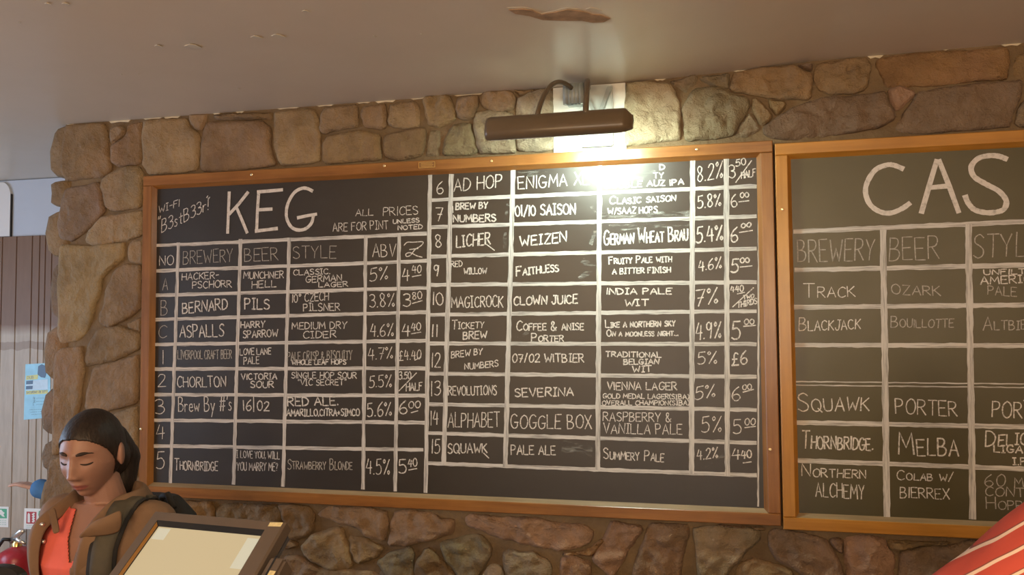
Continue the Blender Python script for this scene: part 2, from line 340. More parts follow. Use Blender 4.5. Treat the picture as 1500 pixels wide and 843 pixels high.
ST = """b 95,183 150,180 155,191 157,225 163,246 151,258 97,264 91,257 88,238 90,207
l 160,187 170,184 179,185 182,193 177,199 162,212 159,199
b 184,183 205,178 205,236 202,240 170,243 162,236 161,213 177,203 185,194
l 164,251 185,243 201,243 210,257 205,301 201,305 162,309 151,301 146,275 147,262
d 94,276 144,267 146,278 149,298 153,308 144,318 128,335 102,354 85,349 82,330 89,290
l 146,318 206,308 209,343 185,352 136,360 124,354 128,340
l 187,354 207,349 207,386 186,383 184,368
l 86,359 133,360 181,355 180,377 160,394 147,408 145,431 138,445 134,465 123,488 112,499 86,503 81,488 84,445 81,423 84,391
b 167,394 180,387 206,389 205,451 185,467 158,480 145,474 143,460 150,451 153,425
b 140,485 151,481 174,478 203,489 203,511 168,528 123,537 121,528 126,508
b 182,475 205,464 204,486 186,482
b 87,511 119,508 120,525 122,545 117,570 116,590 110,612 96,640 86,665 76,668 75,640 77,590 76,540 80,520
b 134,539 168,530 201,520 201,585 197,592 168,600 140,606 123,600 125,575
l 165,607 199,595 199,650 198,700 165,704 150,660
b 122,612 140,612 150,640 158,705 120,735 92,690 98,655
b 74,674 90,670 110,700 116,735 108,772 60,772 62,730 68,700
b 120,742 165,712 215,722 215,775 120,775
b 60,780 130,782 140,852 58,852
d 140,782 222,782 222,852 148,852
l 208,176 271,173 276,186 288,193 292,202 289,241 286,248 264,253 216,255 208,243 207,212
l 274,167 302,165 298,181 293,190 284,189 278,180
b 302,179 336,177 382,177 395,186 396,219 403,242 372,246 324,252 294,250 293,212 295,197
b 310,168 352,165 396,164 396,175 384,173 316,175
l 401,164 442,158 459,159 465,173 467,192 468,211 467,235 452,239 411,242 405,228 400,211
l 470,166 475,157 522,153 523,186 495,189 472,195 468,190
b 472,209 478,200 514,192 529,191 556,198 557,226 557,233 495,238 476,240 471,233
b 531,158 543,154 563,152 564,163 565,184 558,189 533,185 528,168
l 570,152 589,149 606,147 613,156 612,184 594,188 577,186 567,180
b 562,198 596,190 621,186 623,192 618,226 610,230 582,234 563,230 560,218
g 627,191 643,189 642,227 621,228 623,211
l 619,145 639,139 657,138 665,156 666,175 644,185 625,183 621,168
l 668,143 699,139 699,156 691,173 680,175 669,172 668,158
g 656,190 664,181 689,181 693,199 700,222 690,226 648,227 649,211
l 705,136 719,133 747,132 757,143 750,160 732,164 709,157 701,145
w 697,165 719,161 751,166 755,223 702,225 697,205 693,184
w 758,146 774,137 795,131 809,133 809,217 790,222 757,219 754,168
b 751,131 792,130 762,140
w 917,124 931,119 967,121 983,125 994,145 996,166 996,204 916,212 916,158
g 978,118 1022,109 1020,119 1005,135 992,126
g 1025,113 1070,105 1067,129 1050,127 1031,119
g 1021,127 1043,127 1098,144 1098,154 1075,197 1043,203 1004,205 999,159 1010,138
b 1073,107 1110,99 1164,96 1190,106 1187,144 1152,145 1100,138 1069,131
g 1098,161 1113,188 1097,199 1076,201 1082,187
b 1103,141 1109,143 1121,154 1133,169 1120,181 1115,183 1106,166 1101,152
b 1126,145 1151,148 1152,157 1138,168 1127,154
d 1120,187 1145,167 1171,154 1206,142 1280,137 1296,132 1313,174 1285,187 1210,199 1170,204 1135,202 1120,196
b 1195,93 1235,87 1273,83 1278,96 1269,129 1255,135 1217,137 1200,130 1194,113
o 1287,85 1346,76 1476,69 1480,88 1478,114 1433,117 1365,124 1299,127 1290,103 1283,93
p 1300,131 1321,125 1342,134 1341,139 1316,161 1311,160
d 1346,135 1422,123 1498,117 1495,141 1483,171 1481,184 1346,195 1312,190 1326,165
b 1483,96 1494,78 1535,71 1535,113 1484,114
d 1488,179 1494,160 1502,146 1550,140 1550,180 1496,184
d 1166,96 1190,93 1190,103 1180,101
b 225,737 251,737 253,752 249,775 225,775
b 256,745 270,735 308,737 312,748 311,770 280,785 255,780
b 315,748 321,740 359,740 404,741 411,752 412,765 405,790 330,790 315,760
b 408,741 423,740 449,744 460,754 457,778 445,787 432,792 423,790 414,763
p 463,755 477,744 526,744 565,751 568,769 563,793 536,789 522,775 484,764
l 440,801 456,784 484,776 500,774 506,794 516,828 511,836 484,838 463,827 442,813
b 509,788 529,789 561,804 552,817 524,827 516,820
p 575,751 602,749 630,753 647,762 663,763 664,782 623,794 595,801 568,800 570,773
g 550,826 570,812 600,802 605,812 604,839 607,850 575,852
b 610,821 624,804 634,808 648,825 665,843 670,856 610,856 606,840
g 643,797 671,789 690,784 707,787 720,805 718,818 702,841 696,850 675,850 654,821
p 679,760 690,755 735,760 787,760 814,768 857,772 870,780 865,796 841,806 819,808 767,799 721,786 699,777 685,773
l 704,845 717,828 728,828 736,839 738,856 703,856
g 735,810 744,807 760,811 780,810 806,825 807,843 800,854 741,855 736,825
p 822,819 832,815 865,826 865,843 857,856 818,856
p 895,765 939,773 940,780 919,811 901,842 895,847 868,823 868,818 881,794
d 953,768 1007,771 1009,786 999,820 995,852 925,852 929,828 944,790
g 1015,775 1040,772 1100,774 1115,781 1113,792 1096,807 1078,825 1065,843 1059,852 1023,852 1021,820 1019,798 1014,782
b 1078,845 1082,831 1102,820 1140,829 1161,837 1163,856 1078,856
d 1124,785 1129,778 1143,776 1211,791 1222,810 1233,830 1235,850 1180,849 1165,834 1141,825 1129,810
p 1238,789 1263,786 1297,790 1302,808 1311,811 1312,852 1244,854 1239,837
d 1319,818 1322,811 1358,803 1397,801 1418,794 1475,796 1500,850 1318,855
b 868,848 890,852 885,872 858,872 858,860
b 419,793 424,791 435,800 421,807 412,805
p 416,816 432,815 453,826 474,840 478,856 412,856
b 506,852 530,837 559,844 563,856 507,858
b 320,795 395,795 405,850 330,850
d 232,785 312,792 318,850 235,850
o 822,811 850,811 868,802 880,790 886,793 866,816 836,813
d 1216,792 1234,791 1235,812 1226,808
b 1045,770 1120,774 1124,779 1118,779
b 1300,793 1312,795 1396,796 1360,801 1320,808 1306,806"""
for i, ln in enumerate(ST.split('\n')):
    c, *pp = ln.split(); px = [tuple(map(float, p.split(','))) for p in pp]
    cx = sum(p[0] for p in px)/len(px); cy = sum(p[1] for p in px)/len(px)
    wp = [U(a, b, 0) for a, b in px]
    low = cy > 720
    ch = 1.9 if (low or 640 < cx < 1320) else 1.0
    add_stone([(p.x, p.z) for p in wp], c, 0.0 + random.uniform(-.003, .004) + (.006 if len(px) <= 5 else 0), i, 1.25 if low or cx > 640 else .9, ch)
# courses continuing out of frame, below and to the right
def course(x0, x1, z0, z1, seed):
    rnd = random.Random(seed); x = x0; k = 0; zj = z1
    while x < x1:
        wd = rnd.uniform(.16, .34); h = .012
        a = rnd.uniform(-.03, .03)
        q = [(x+h+a*.3, z0+h), (x+wd*.5, z0+h+rnd.uniform(-.004, .02)), (x+wd-h-a*.3, z0+h), (x+wd-h, (z0+z1)/2), (x+wd-h, z1-h), (x+wd*.45, z1-h+rnd.uniform(-.012, .004)), (x+h, z1-h), (x+h-.004, (z0+z1)/2)]
        add_stone(q, rnd.choice('bbldgp'), rnd.uniform(-.003, .005), seed*50+k); x += wd; k += 1
zb = .92
for r_ in range(4): course(XE+.005, 4.4, zb-.235*(r_+1)+.01, zb-.235*r_+.0, 200+r_)
course(2.12, 4.4, 2.45, 2.69, 301); course(1.98, 4.4, .94, 1.14, 302)
course(3.68, 4.4, 1.16, 1.44, 303); course(3.68, 4.4, 1.45, 1.74, 304); course(3.68, 4.4, 1.75, 2.08, 305); course(3.68, 4.4, 2.09, 2.43, 306)
# return stones on the wall's free end
RS = """b 88,184 81,200 75,228 74,243 77,256 84,263 93,258 90,230 92,186
b 80,265 75,274 75,300 79,305 86,303 89,268
b 82,306 79,320 71,335 68,350 71,370 77,380 84,375 86,310
d 79,382 76,420 77,455 76,470 86,470 86,384
b 77,473 70,505 66,525 66,552 72,560 82,550 84,474
d 76,566 66,582 62,610 63,634 74,640 80,600 80,566
d 74,642 66,650 62,665 63,682 73,692 80,660
b 70,696 66,705 62,720 59,738 59,752 74,752 78,700
b 66,756 56,770 55,800 57,850 76,850 76,756"""
for i, ln in enumerate(RS.split('\n')):
    c, *pp = ln.split(); px = [tuple(map(float, p.split(','))) for p in pp]
    xs = [U(a, b, .04) for a, b in px]; x0 = min(p.x for p in xs); z0 = min(p.z for p in xs); z1 = max(p.z for p in xs)
    # slab wrapping the end of the wall: profile in x-z as seen, extruded back along y in uneven rings
    N = 14; V = []; ys = [.012, .018, .04, .10, .18, .245, .262]; sc = [.80, .92, 1, 1.02, .99, .95, .84]
    for y, s in zip(ys, sc):
        for k in range(N):
            t = k/N*2*math.pi; zc_ = (z0+z1)/2; hz = (z1-z0)/2*.98
            cz = math.copysign(abs(math.sin(t))**.38, math.sin(t)); cxx = math.copysign(abs(math.cos(t))**.6, math.cos(t))
            zz = zc_+cz*hz*s; dep = (XE+.02-x0)
            lx = [q.x for q in xs if abs(q.z-zz) < (z1-z0)*.22]; ex = min(lx) if lx else x0+.012
            ex = min(ex+.004, XE-.004)
            xx = (XE+.03) if cxx > 0 else XE+.03+(ex-XE-.03)*abs(cxx)*s
            V.append(Vector((xx+noise.noise(Vector((y*12, zz*14, i)))*.006, y, zz)))
    Fc = [(r_*N+k, r_*N+(k+1) % N, (r_+1)*N+(k+1) % N, (r_+1)*N+k) for r_ in range(len(ys)-1) for k in range(N)]
    Fc += [tuple(range(N))[::-1], tuple((len(ys)-1)*N+k for k in range(N))]
    o = mobj('stone', V, Fc, M['stone'], wall, True); o.color = (*STC[c], 1)

# white board behind the lamp
a = U(811, 170, .012); b = U(917, 170, .012)
MB().box((a.x, .004, 2.446), (b.x, .03, 2.6845), .001).build('backing_board', M['white'], wall)

# ------------------------------------------------------------------ chalk font
G = {}
def g(ch, w_, s): G[ch] = (w_, [(q[0] == '~', [tuple(map(float, p.split(','))) for p in q.lstrip('~').split()]) for q in s.split(';')])
g('A', .6, '0,0 .3,1 .6,0;.12,.36 .48,.36'); g('B', .55, '0,0 0,1;~0,1 .34,.97 .42,.77 .28,.56 0,.53;~0,.53 .4,.48 .52,.25 .35,.03 0,0')
g('C', .55, '~.54,.85 .34,1 .1,.85 0,.48 .08,.14 .3,0 .55,.14'); g('D', .56, '0,0 0,1;~0,1 .32,.94 .55,.58 .45,.18 .2,.02 0,0')
g('E', .5, '.5,1 0,1 0,0 .5,0;0,.52 .4,.53'); g('F', .5, '.5,1 0,1 0,0;0,.55 .38,.56'); g('G', .6, '~.54,.86 .34,1 .1,.86 0,.48 .1,.1 .32,0 .52,.14 .56,.4;.3,.42 .62,.43')
g('H', .55, '0,0 0,1;.55,0 .55,1;0,.5 .55,.52'); g('I', .3, '.15,0 .15,1;0,1 .3,1;0,0 .3,0'); g('i', .1, '.05,0 .05,1'); g('J', .5, '~.4,1 .4,.3 .3,.02 .12,.02 0,.25;.2,1 .55,1')
g('K', .55, '0,0 0,1;.5,1 0,.45;.12,.56 .55,0'); g('L', .5, '0,1 0,0 .5,0'); g('M', .7, '0,0 .08,1 .35,.3 .62,1 .7,0'); g('N', .58, '0,0 .02,1 .55,0 .58,1')
g('O', .62, '~.31,1 .08,.82 0,.48 .1,.12 .33,0 .54,.15 .62,.52 .52,.86 .31,1'); g('P', .52, '0,0 0,1;~0,1 .38,.97 .48,.74 .34,.52 0,.47'); g('Q', .65, '~.31,1 .08,.82 0,.48 .1,.12 .33,0 .54,.15 .62,.52 .52,.86 .31,1;.4,.25 .66,-.06')
g('R', .55, '0,0 0,1;~0,1 .38,.97 .48,.76 .34,.55 0,.5;.18,.51 .55,0'); g('S', .5, '~.47,.86 .28,1 .06,.88 .06,.66 .28,.52 .47,.34 .44,.1 .22,0 0,.12'); g('T', .58, '0,1 .58,1;.29,1 .29,0')
g('U', .56, '~0,1 .01,.3 .12,.04 .3,0 .46,.08 .54,.32 .56,1'); g('V', .56, '0,1 .27,0 .56,1'); g('W', .78, '0,1 .18,0 .38,.62 .58,0 .78,1'); g('X', .55, '0,1 .55,0;.55,1 0,0'); g('Y', .55, '0,1 .27,.48 .55,1;.27,.48 .22,0'); g('Z', .52, '0,1 .52,1 0,0 .52,0')
g('0', .5, '~.25,1 .06,.8 0,.45 .1,.1 .27,0 .44,.16 .5,.52 .42,.86 .25,1'); g('1', .12, '.06,1 .06,0'); g('2', .5, '~.02,.8 .16,.99 .4,.94 .44,.7 .28,.4 0,.02;0,.02 .52,.02'); g('3', .48, '~.02,.9 .2,1 .42,.9 .4,.64 .18,.54;~.18,.54 .44,.46 .48,.2 .26,0 0,.1')
g('4', .52, '.2,1 0,.38 .52,.4;.4,.85 .38,0'); g('5', .5, '.48,1 .1,.98 .06,.56;~.06,.56 .32,.62 .48,.38 .4,.08 .16,0 0,.08'); g('6', .5, '~.4,1 .12,.7 0,.32 .12,.03 .34,.02 .48,.24 .34,.46 .1,.4 .02,.25'); g('7', .5, '0,1 .5,1 .18,0;.12,.5 .44,.5')
g('8', .5, '~.42,.86 .22,1 .06,.84 .14,.6 .36,.42 .46,.2 .26,0 .06,.14 .12,.4 .34,.6 .42,.86'); g('9', .48, '~.42,.8 .24,1 .04,.86 .06,.6 .26,.52 .42,.78;~.44,.96 .42,.5 .34,0')
g('%', .6, '~.1,1 0,.88 .08,.74 .18,.86 .1,1;.55,1 .08,0;~.5,.26 .4,.14 .48,0 .58,.12 .5,.26'); g('/', .35, '0,-.05 .35,1.05'); g('-', .35, '0,.5 .35,.52'); g('.', .08, '0,.02 .06,.05'); g(',', .1, '.08,.1 0,-.12')
g('!', .1, '.05,1 .05,.3;.03,.05 .07,.08'); g('?', .4, '~0,.82 .18,1 .38,.82 .22,.5 .18,.3;.16,.04 .2,.07'); g('(', .2, '~.2,1.08 .02,.7 .02,.3 .2,-.08'); g(')', .2, '~0,1.08 .18,.7 .18,.3 0,-.08'); g("'", .08, '.06,1.05 .02,.78'); g('"', .2, '.02,1.05 .0,.82;.18,1.05 .16,.82')
g('&', .55, '~.5,0 .1,.66 .16,.98 .32,.9 .28,.66 .04,.36 .06,.06 .28,0 .54,.36'); g('+', .4, '.2,.72 .2,.25;0,.48 .4,.5'); g('#', .6, '.18,1 .1,0;.45,1 .38,0;0,.68 .6,.7;0,.32 .58,.34'); g('£', .5, '~.46,.88 .3,1 .16,.82 .18,.3 .04,.02;0,.02 .5,.02;.04,.5 .38,.5'); g('°', .3, '~.15,1 .02,.84 .15,.68 .28,.84 .15,1')
g('^r', .32, '0,0 0,.55;~0,.36 .14,.54 .3,.5'); g('^e', .4, '0,.3 .38,.32;~.38,.32 .28,.56 .06,.5 .02,.15 .2,0 .4,.1'); g('^w', .56, '0,.55 .12,0 .28,.42 .42,0 .56,.55'); g('^y', .4, '0,.55 .2,.08;.4,.55 .08,-.38'); g('^s', .34, '~.32,.48 .14,.56 .06,.4 .28,.2 .2,.0 0,.05'); g('^t', .34, '.16,.85 .16,.05 .28,0;0,.55 .34,.57')
def crom(P, n=5):
    o = []
    for i in range(len(P)-1):
        p0, p1, p2, p3 = P[max(i-1, 0)], P[i], P[i+1], P[min(i+2, len(P)-1)]
        for k in range(n):
            t = k/n; o.append(tuple(.5*((2*p1[j])+(-p0[j]+p2[j])*t+(2*p0[j]-5*p1[j]+4*p2[j]-p3[j])*t*t+(-p0[j]+3*p1[j]-3*p2[j]+p3[j])*t**3) for j in (0, 1)))
    return o+[P[-1]]
PXM = .00243
SY = -.0085
RC = [0]
def ribbon(mb, pts, wpx, y, jit=0):
    RC[0] += 1; y -= (RC[0] % 37)*1.2e-5
    W3 = [U(a, b, y) for a, b in pts]
    W = [Vector((p.x, p.z)) for p in W3]; L = []; n = len(W)
    for i, p in enumerate(W):
        t = (W[min(i+1, n-1)]-W[max(i-1, 0)]); t = t.normalized() if t.length > 1e-7 else Vector((1, 0)); nr = Vector((-t.y, t.x)); h = wpx*PXM/2*(1+random.uniform(-jit, jit))
        if i in (0, n-1): p = p + t*(h*.5 if i else -h*.5)
        L.append((p+nr*h, p-nr*h))
    v = [Vector((q.x, y, q.y)) for a, b in L for q in (a, b)]
    mb.add(v, [(2*i, 2*i+2, 2*i+3, 2*i+1) for i in range(n-1)])
CR = dict(a=(210, 250, 4.213), b=(420, 240, 4.014), c=(210, 430, 2.907), d=(410, 430, 2.81), e=(620, 230, 3.665), f=(870, 220, 3.37), g=(620, 450, 3.123), h=(870, 450, 2.633), i=(1130, 190, 3.665), j=(1150, 390, 4.014), k=(1150, 590, 3.331))
tcount = [0]
def text(parent, cr, s, x0, y0, x1, y1, h, th=1.45, mat='chalk', lower=False):
    ox, oy, sc = CR[cr]; x0, y0, x1, y1, h = ox+x0/sc, oy+y0/sc, ox+x1/sc, oy+y1/sc, h/sc
    rnd = random.Random(len(s)*31+int(x0)); small = any(ch.islower() for ch in s) and not lower; seq = []; X = 0; gap = .16
    for ch in s:
        if ch == ' ': X += .40; continue
        k = 1.0; key = ch
        if lower and ch.islower(): key = '^'+ch
        elif ch.islower() and ch not in 'io' or (small and ch.islower()): key = ch.upper(); k = .72
        if key == 'I' and len(s) > 3 and rnd.random() < .35: key = 'i'
        wd, st = G[key]; seq.append((X, k, st)); X += wd*k+gap*(k if small else 1)
    X -= gap; X = max(X, .12)
    mb = MB(); Lx = x1-x0; sx = Lx/X if len([c for c in s if c != ' ']) > 1 or X > .3 else h
    for (gx_, k, st) in seq:
        dy = rnd.uniform(-.035, .035)*h; sl = rnd.uniform(-.06, .06); hk = k*rnd.uniform(.93, 1.05)
        for smooth, P in st:
            P = crom(P, 4) if smooth else [(P[0])]+[q for a, b in zip(P[:-1], P[1:]) for q in (((a[0]+b[0])/2+rnd.uniform(-.012, .012), (a[1]+b[1])/2), b)]
            pts = []
            for (a, b) in P:
                lx = (gx_ + a*k + b*sl)*sx; t = lx/max(Lx, 1e-3)
                pts.append((x0+lx, y0+(y1-y0)*t - b*hk*h + dy + rnd.uniform(-.12, .12)))
            ribbon(mb, pts, th, SY-.0012, .22)
    return mb.build('chalk_text', M[mat], parent)
def line(parent, x0, y0, x1, y1, wpx=6, hollow=False):
    L = math.hypot(x1-x0, y1-y0); n = max(3, int(L/9)); hz = abs(x1-x0) > abs(y1-y0); mb = MB()
    def pt(off): return [(x0+(x1-x0)*k/n+(0 if hz else off+random.uniform(-.35, .35)), y0+(y1-y0)*k/n+(off+random.uniform(-.35, .35) if hz else 0)) for k in range(n+1)]
    if hollow:
        for o in (-2.6, 2.6): ribbon(mb, pt(o), 1.6, SY-.0006, .2)
    else: ribbon(mb, pt(0), wpx, SY-(.0006 if hz else .0009), .12)
    return mb.build('chalk_rule', M['chalk_h' if hz else 'chalk_v'], parent)
def freehand(parent, cr, pts, th, smooth=True, mat='chalk', name='chalk_text'):
    ox, oy, sc = CR[cr]; P = [(ox+a/sc, oy+b/sc) for a, b in pts]; mb = MB(); ribbon(mb, crom(P, 6) if smooth else P, th, SY-.0012, .08); return mb.build(name, M[mat], parent)
def smear(parent, cr, x0, y0, x1, y1, th):
    ox, oy, sc = CR[cr]; mb = MB(); ribbon(mb, [(ox+(x0+(x1-x0)*k/6)/sc, oy+(y0+(y1-y0)*k/6)/sc+math.sin(k*.9)*.8) for k in range(7)], th, SY-.0003, .3); return mb.build('chalk_smear', M['smudge'], parent)

# ------------------------------------------------------------------ boards
def board(name, label, x0, x1, z0, z1, wh, wv, slate, fw_=.052):
    root = empty(name, ((x0+x1)/2, .02, z0)); tag(root, label, 'blackboard')
    o = (-(x0+x1)/2, -.02, -z0)
    T = Matrix.Translation(o); yb, yf = .027, -.030; fl = fw_-.012
    def rail(nm, pts2, mat):                 # flat face of a rail in x-z, extruded
        n = len(pts2); e = .0025
        cx = sum(p[0] for p in pts2)/n; cz = sum(p[1] for p in pts2)/n
        ins = [(p[0]+math.copysign(e, cx-p[0]), p[1]+math.copysign(e, cz-p[1])) for p in pts2]
        V = [(x, yb, z) for x, z in pts2]+[(x, yf+e, z) for x, z in pts2]+[(x, yf, z) for x, z in ins]
        Fc = [(i+r_*n, (i+1) % n+r_*n, (i+1) % n+(r_+1)*n, i+(r_+1)*n) for r_ in (0, 1) for i in range(n)]+[tuple(range(2*n, 3*n)), tuple(range(n))[::-1]]
        return MB().add(V, Fc).xf(T).build(nm, mat, root)
    rail('frame_rail', [(x0, z1-fl), (x1, z1-fl), (x1, z1), (x0, z1)], wh); rail('frame_rail', [(x0, z0), (x1, z0), (x1, z0+fl), (x0, z0+fl)], wh)
    rail('frame_stile', [(x0, z0+fl+.0008), (x0+fl, z0+fl+.0008), (x0+fl, z1-fl-.0008), (x0, z1-fl-.0008)], wv); rail('frame_stile', [(x1-fl, z0+fl+.0008), (x1, z0+fl+.0008), (x1, z1-fl-.0008), (x1-fl, z1-fl-.0008)], wv)
    xi0, xi1, zi0, zi1 = x0+fl, x1-fl, z0+fl, z1-fl; s = .012
    def lip(q, mat): MB().add(q, [(0, 1, 2, 3)]).xf(T).build('frame_lip', mat, root)
    A = [(xi0, yf+.004, zi0), (xi1, yf+.004, zi0), (xi1, yf+.004, zi1), (xi0, yf+.004, zi1)]; B = [(xi0+s, SY, zi0+s), (xi1-s, SY, zi0+s), (xi1-s, SY, zi1-s), (xi0+s, SY, zi1-s)]
    for k in range(4): lip([A[k], A[(k+1) % 4], B[(k+1) % 4], B[k]], M['lip'] if k == 0 else (wh if k == 2 else wv))
    MB().box((xi0, SY, zi0), (xi1, .02, zi1)).xf(T).build('slate', slate, root)
    return root, T
keg, TK = board('chalkboard', 'black chalkboard headed KEG in a brown wooden frame on the stone wall', -1.220, 1.2215, 1.156, 2.440, M['wood_h'], M['wood_v'], M['slate'])
cask, TCk = board('chalkboard', 'green chalkboard headed CASK in an orange wooden frame, right of the KEG board', 1.2285, 3.66, 1.146, 2.428, M['cwood_h'], M['cwood_v'], M['gslate'])
chalk_objs = []
_m = mobj
def place(o, root, T):
    o.data.transform(T); o.parent = root
class _B:                                    # collects chalk marks so that they become children in board coordinates
    pass
def tx(root, T, fn, *a, **k):
    o = fn(None, *a, **k); place(o, root, T)
def KT(*a, **k): tx(keg, TK, text, *a, **k)
def KL(*a, **k): tx(keg, TK, line, *a, **k)
def KF(*a, **k): tx(keg, TK, freehand, *a, **k)
def KS(*a, **k): tx(keg, TK, smear, *a, **k)
def CT(*a, **k): tx(cask, TCk, text, *a, **k)
def CL(*a, **k): tx(cask, TCk, line, *a, **k)
def CF(*a, **k): tx(cask, TCk, freehand, *a, **k)
# rules: KEG left block
for q in [(230, 360, 624, 342.6), (230, 397, 624, 382.5), (229, 433, 624, 422), (227, 468.5, 623, 457.5), (226, 505, 623, 499.5), (225, 541, 623, 540), (223, 578.6, 622, 580), (222, 616, 621, 619.7), (220, 653.6, 619, 659.5)]: KL(*q, 5.6)
for q in [(261.5, 357, 249.6, 708), (352.4, 352, 342, 709), (423.6, 350, 414.7, 712), (535.8, 347, 531.7, 716), (585, 345, 578.7, 719)]: KL(*q, 6)
KL(630.2, 258, 623.5, 721, 6.5)
for q in [(632, 293.3, 1107, 273), (631, 333, 1107, 317), (630, 376, 1107, 364.5), (629, 417.7, 1107, 413.5), (627, 461.5, 1107, 456), (627, 503.5, 1107, 504.5), (627, 547.7, 1107, 552.5), (626, 592.5, 1107, 601), (625, 634.8, 1107, 649.4), (624, 679, 1107, 697)]: KL(*q, 5.6)
for q in [(661, 257, 650, 680), (751.8, 251, 740, 683), (878.5, 241, 875.5, 687), (1014.5, 235, 1013, 693), (1063.8, 232, 1065.6, 696)]: KL(*q, 7.2)
KL(1111.5, 228, 1110.5, 742, 2.4)
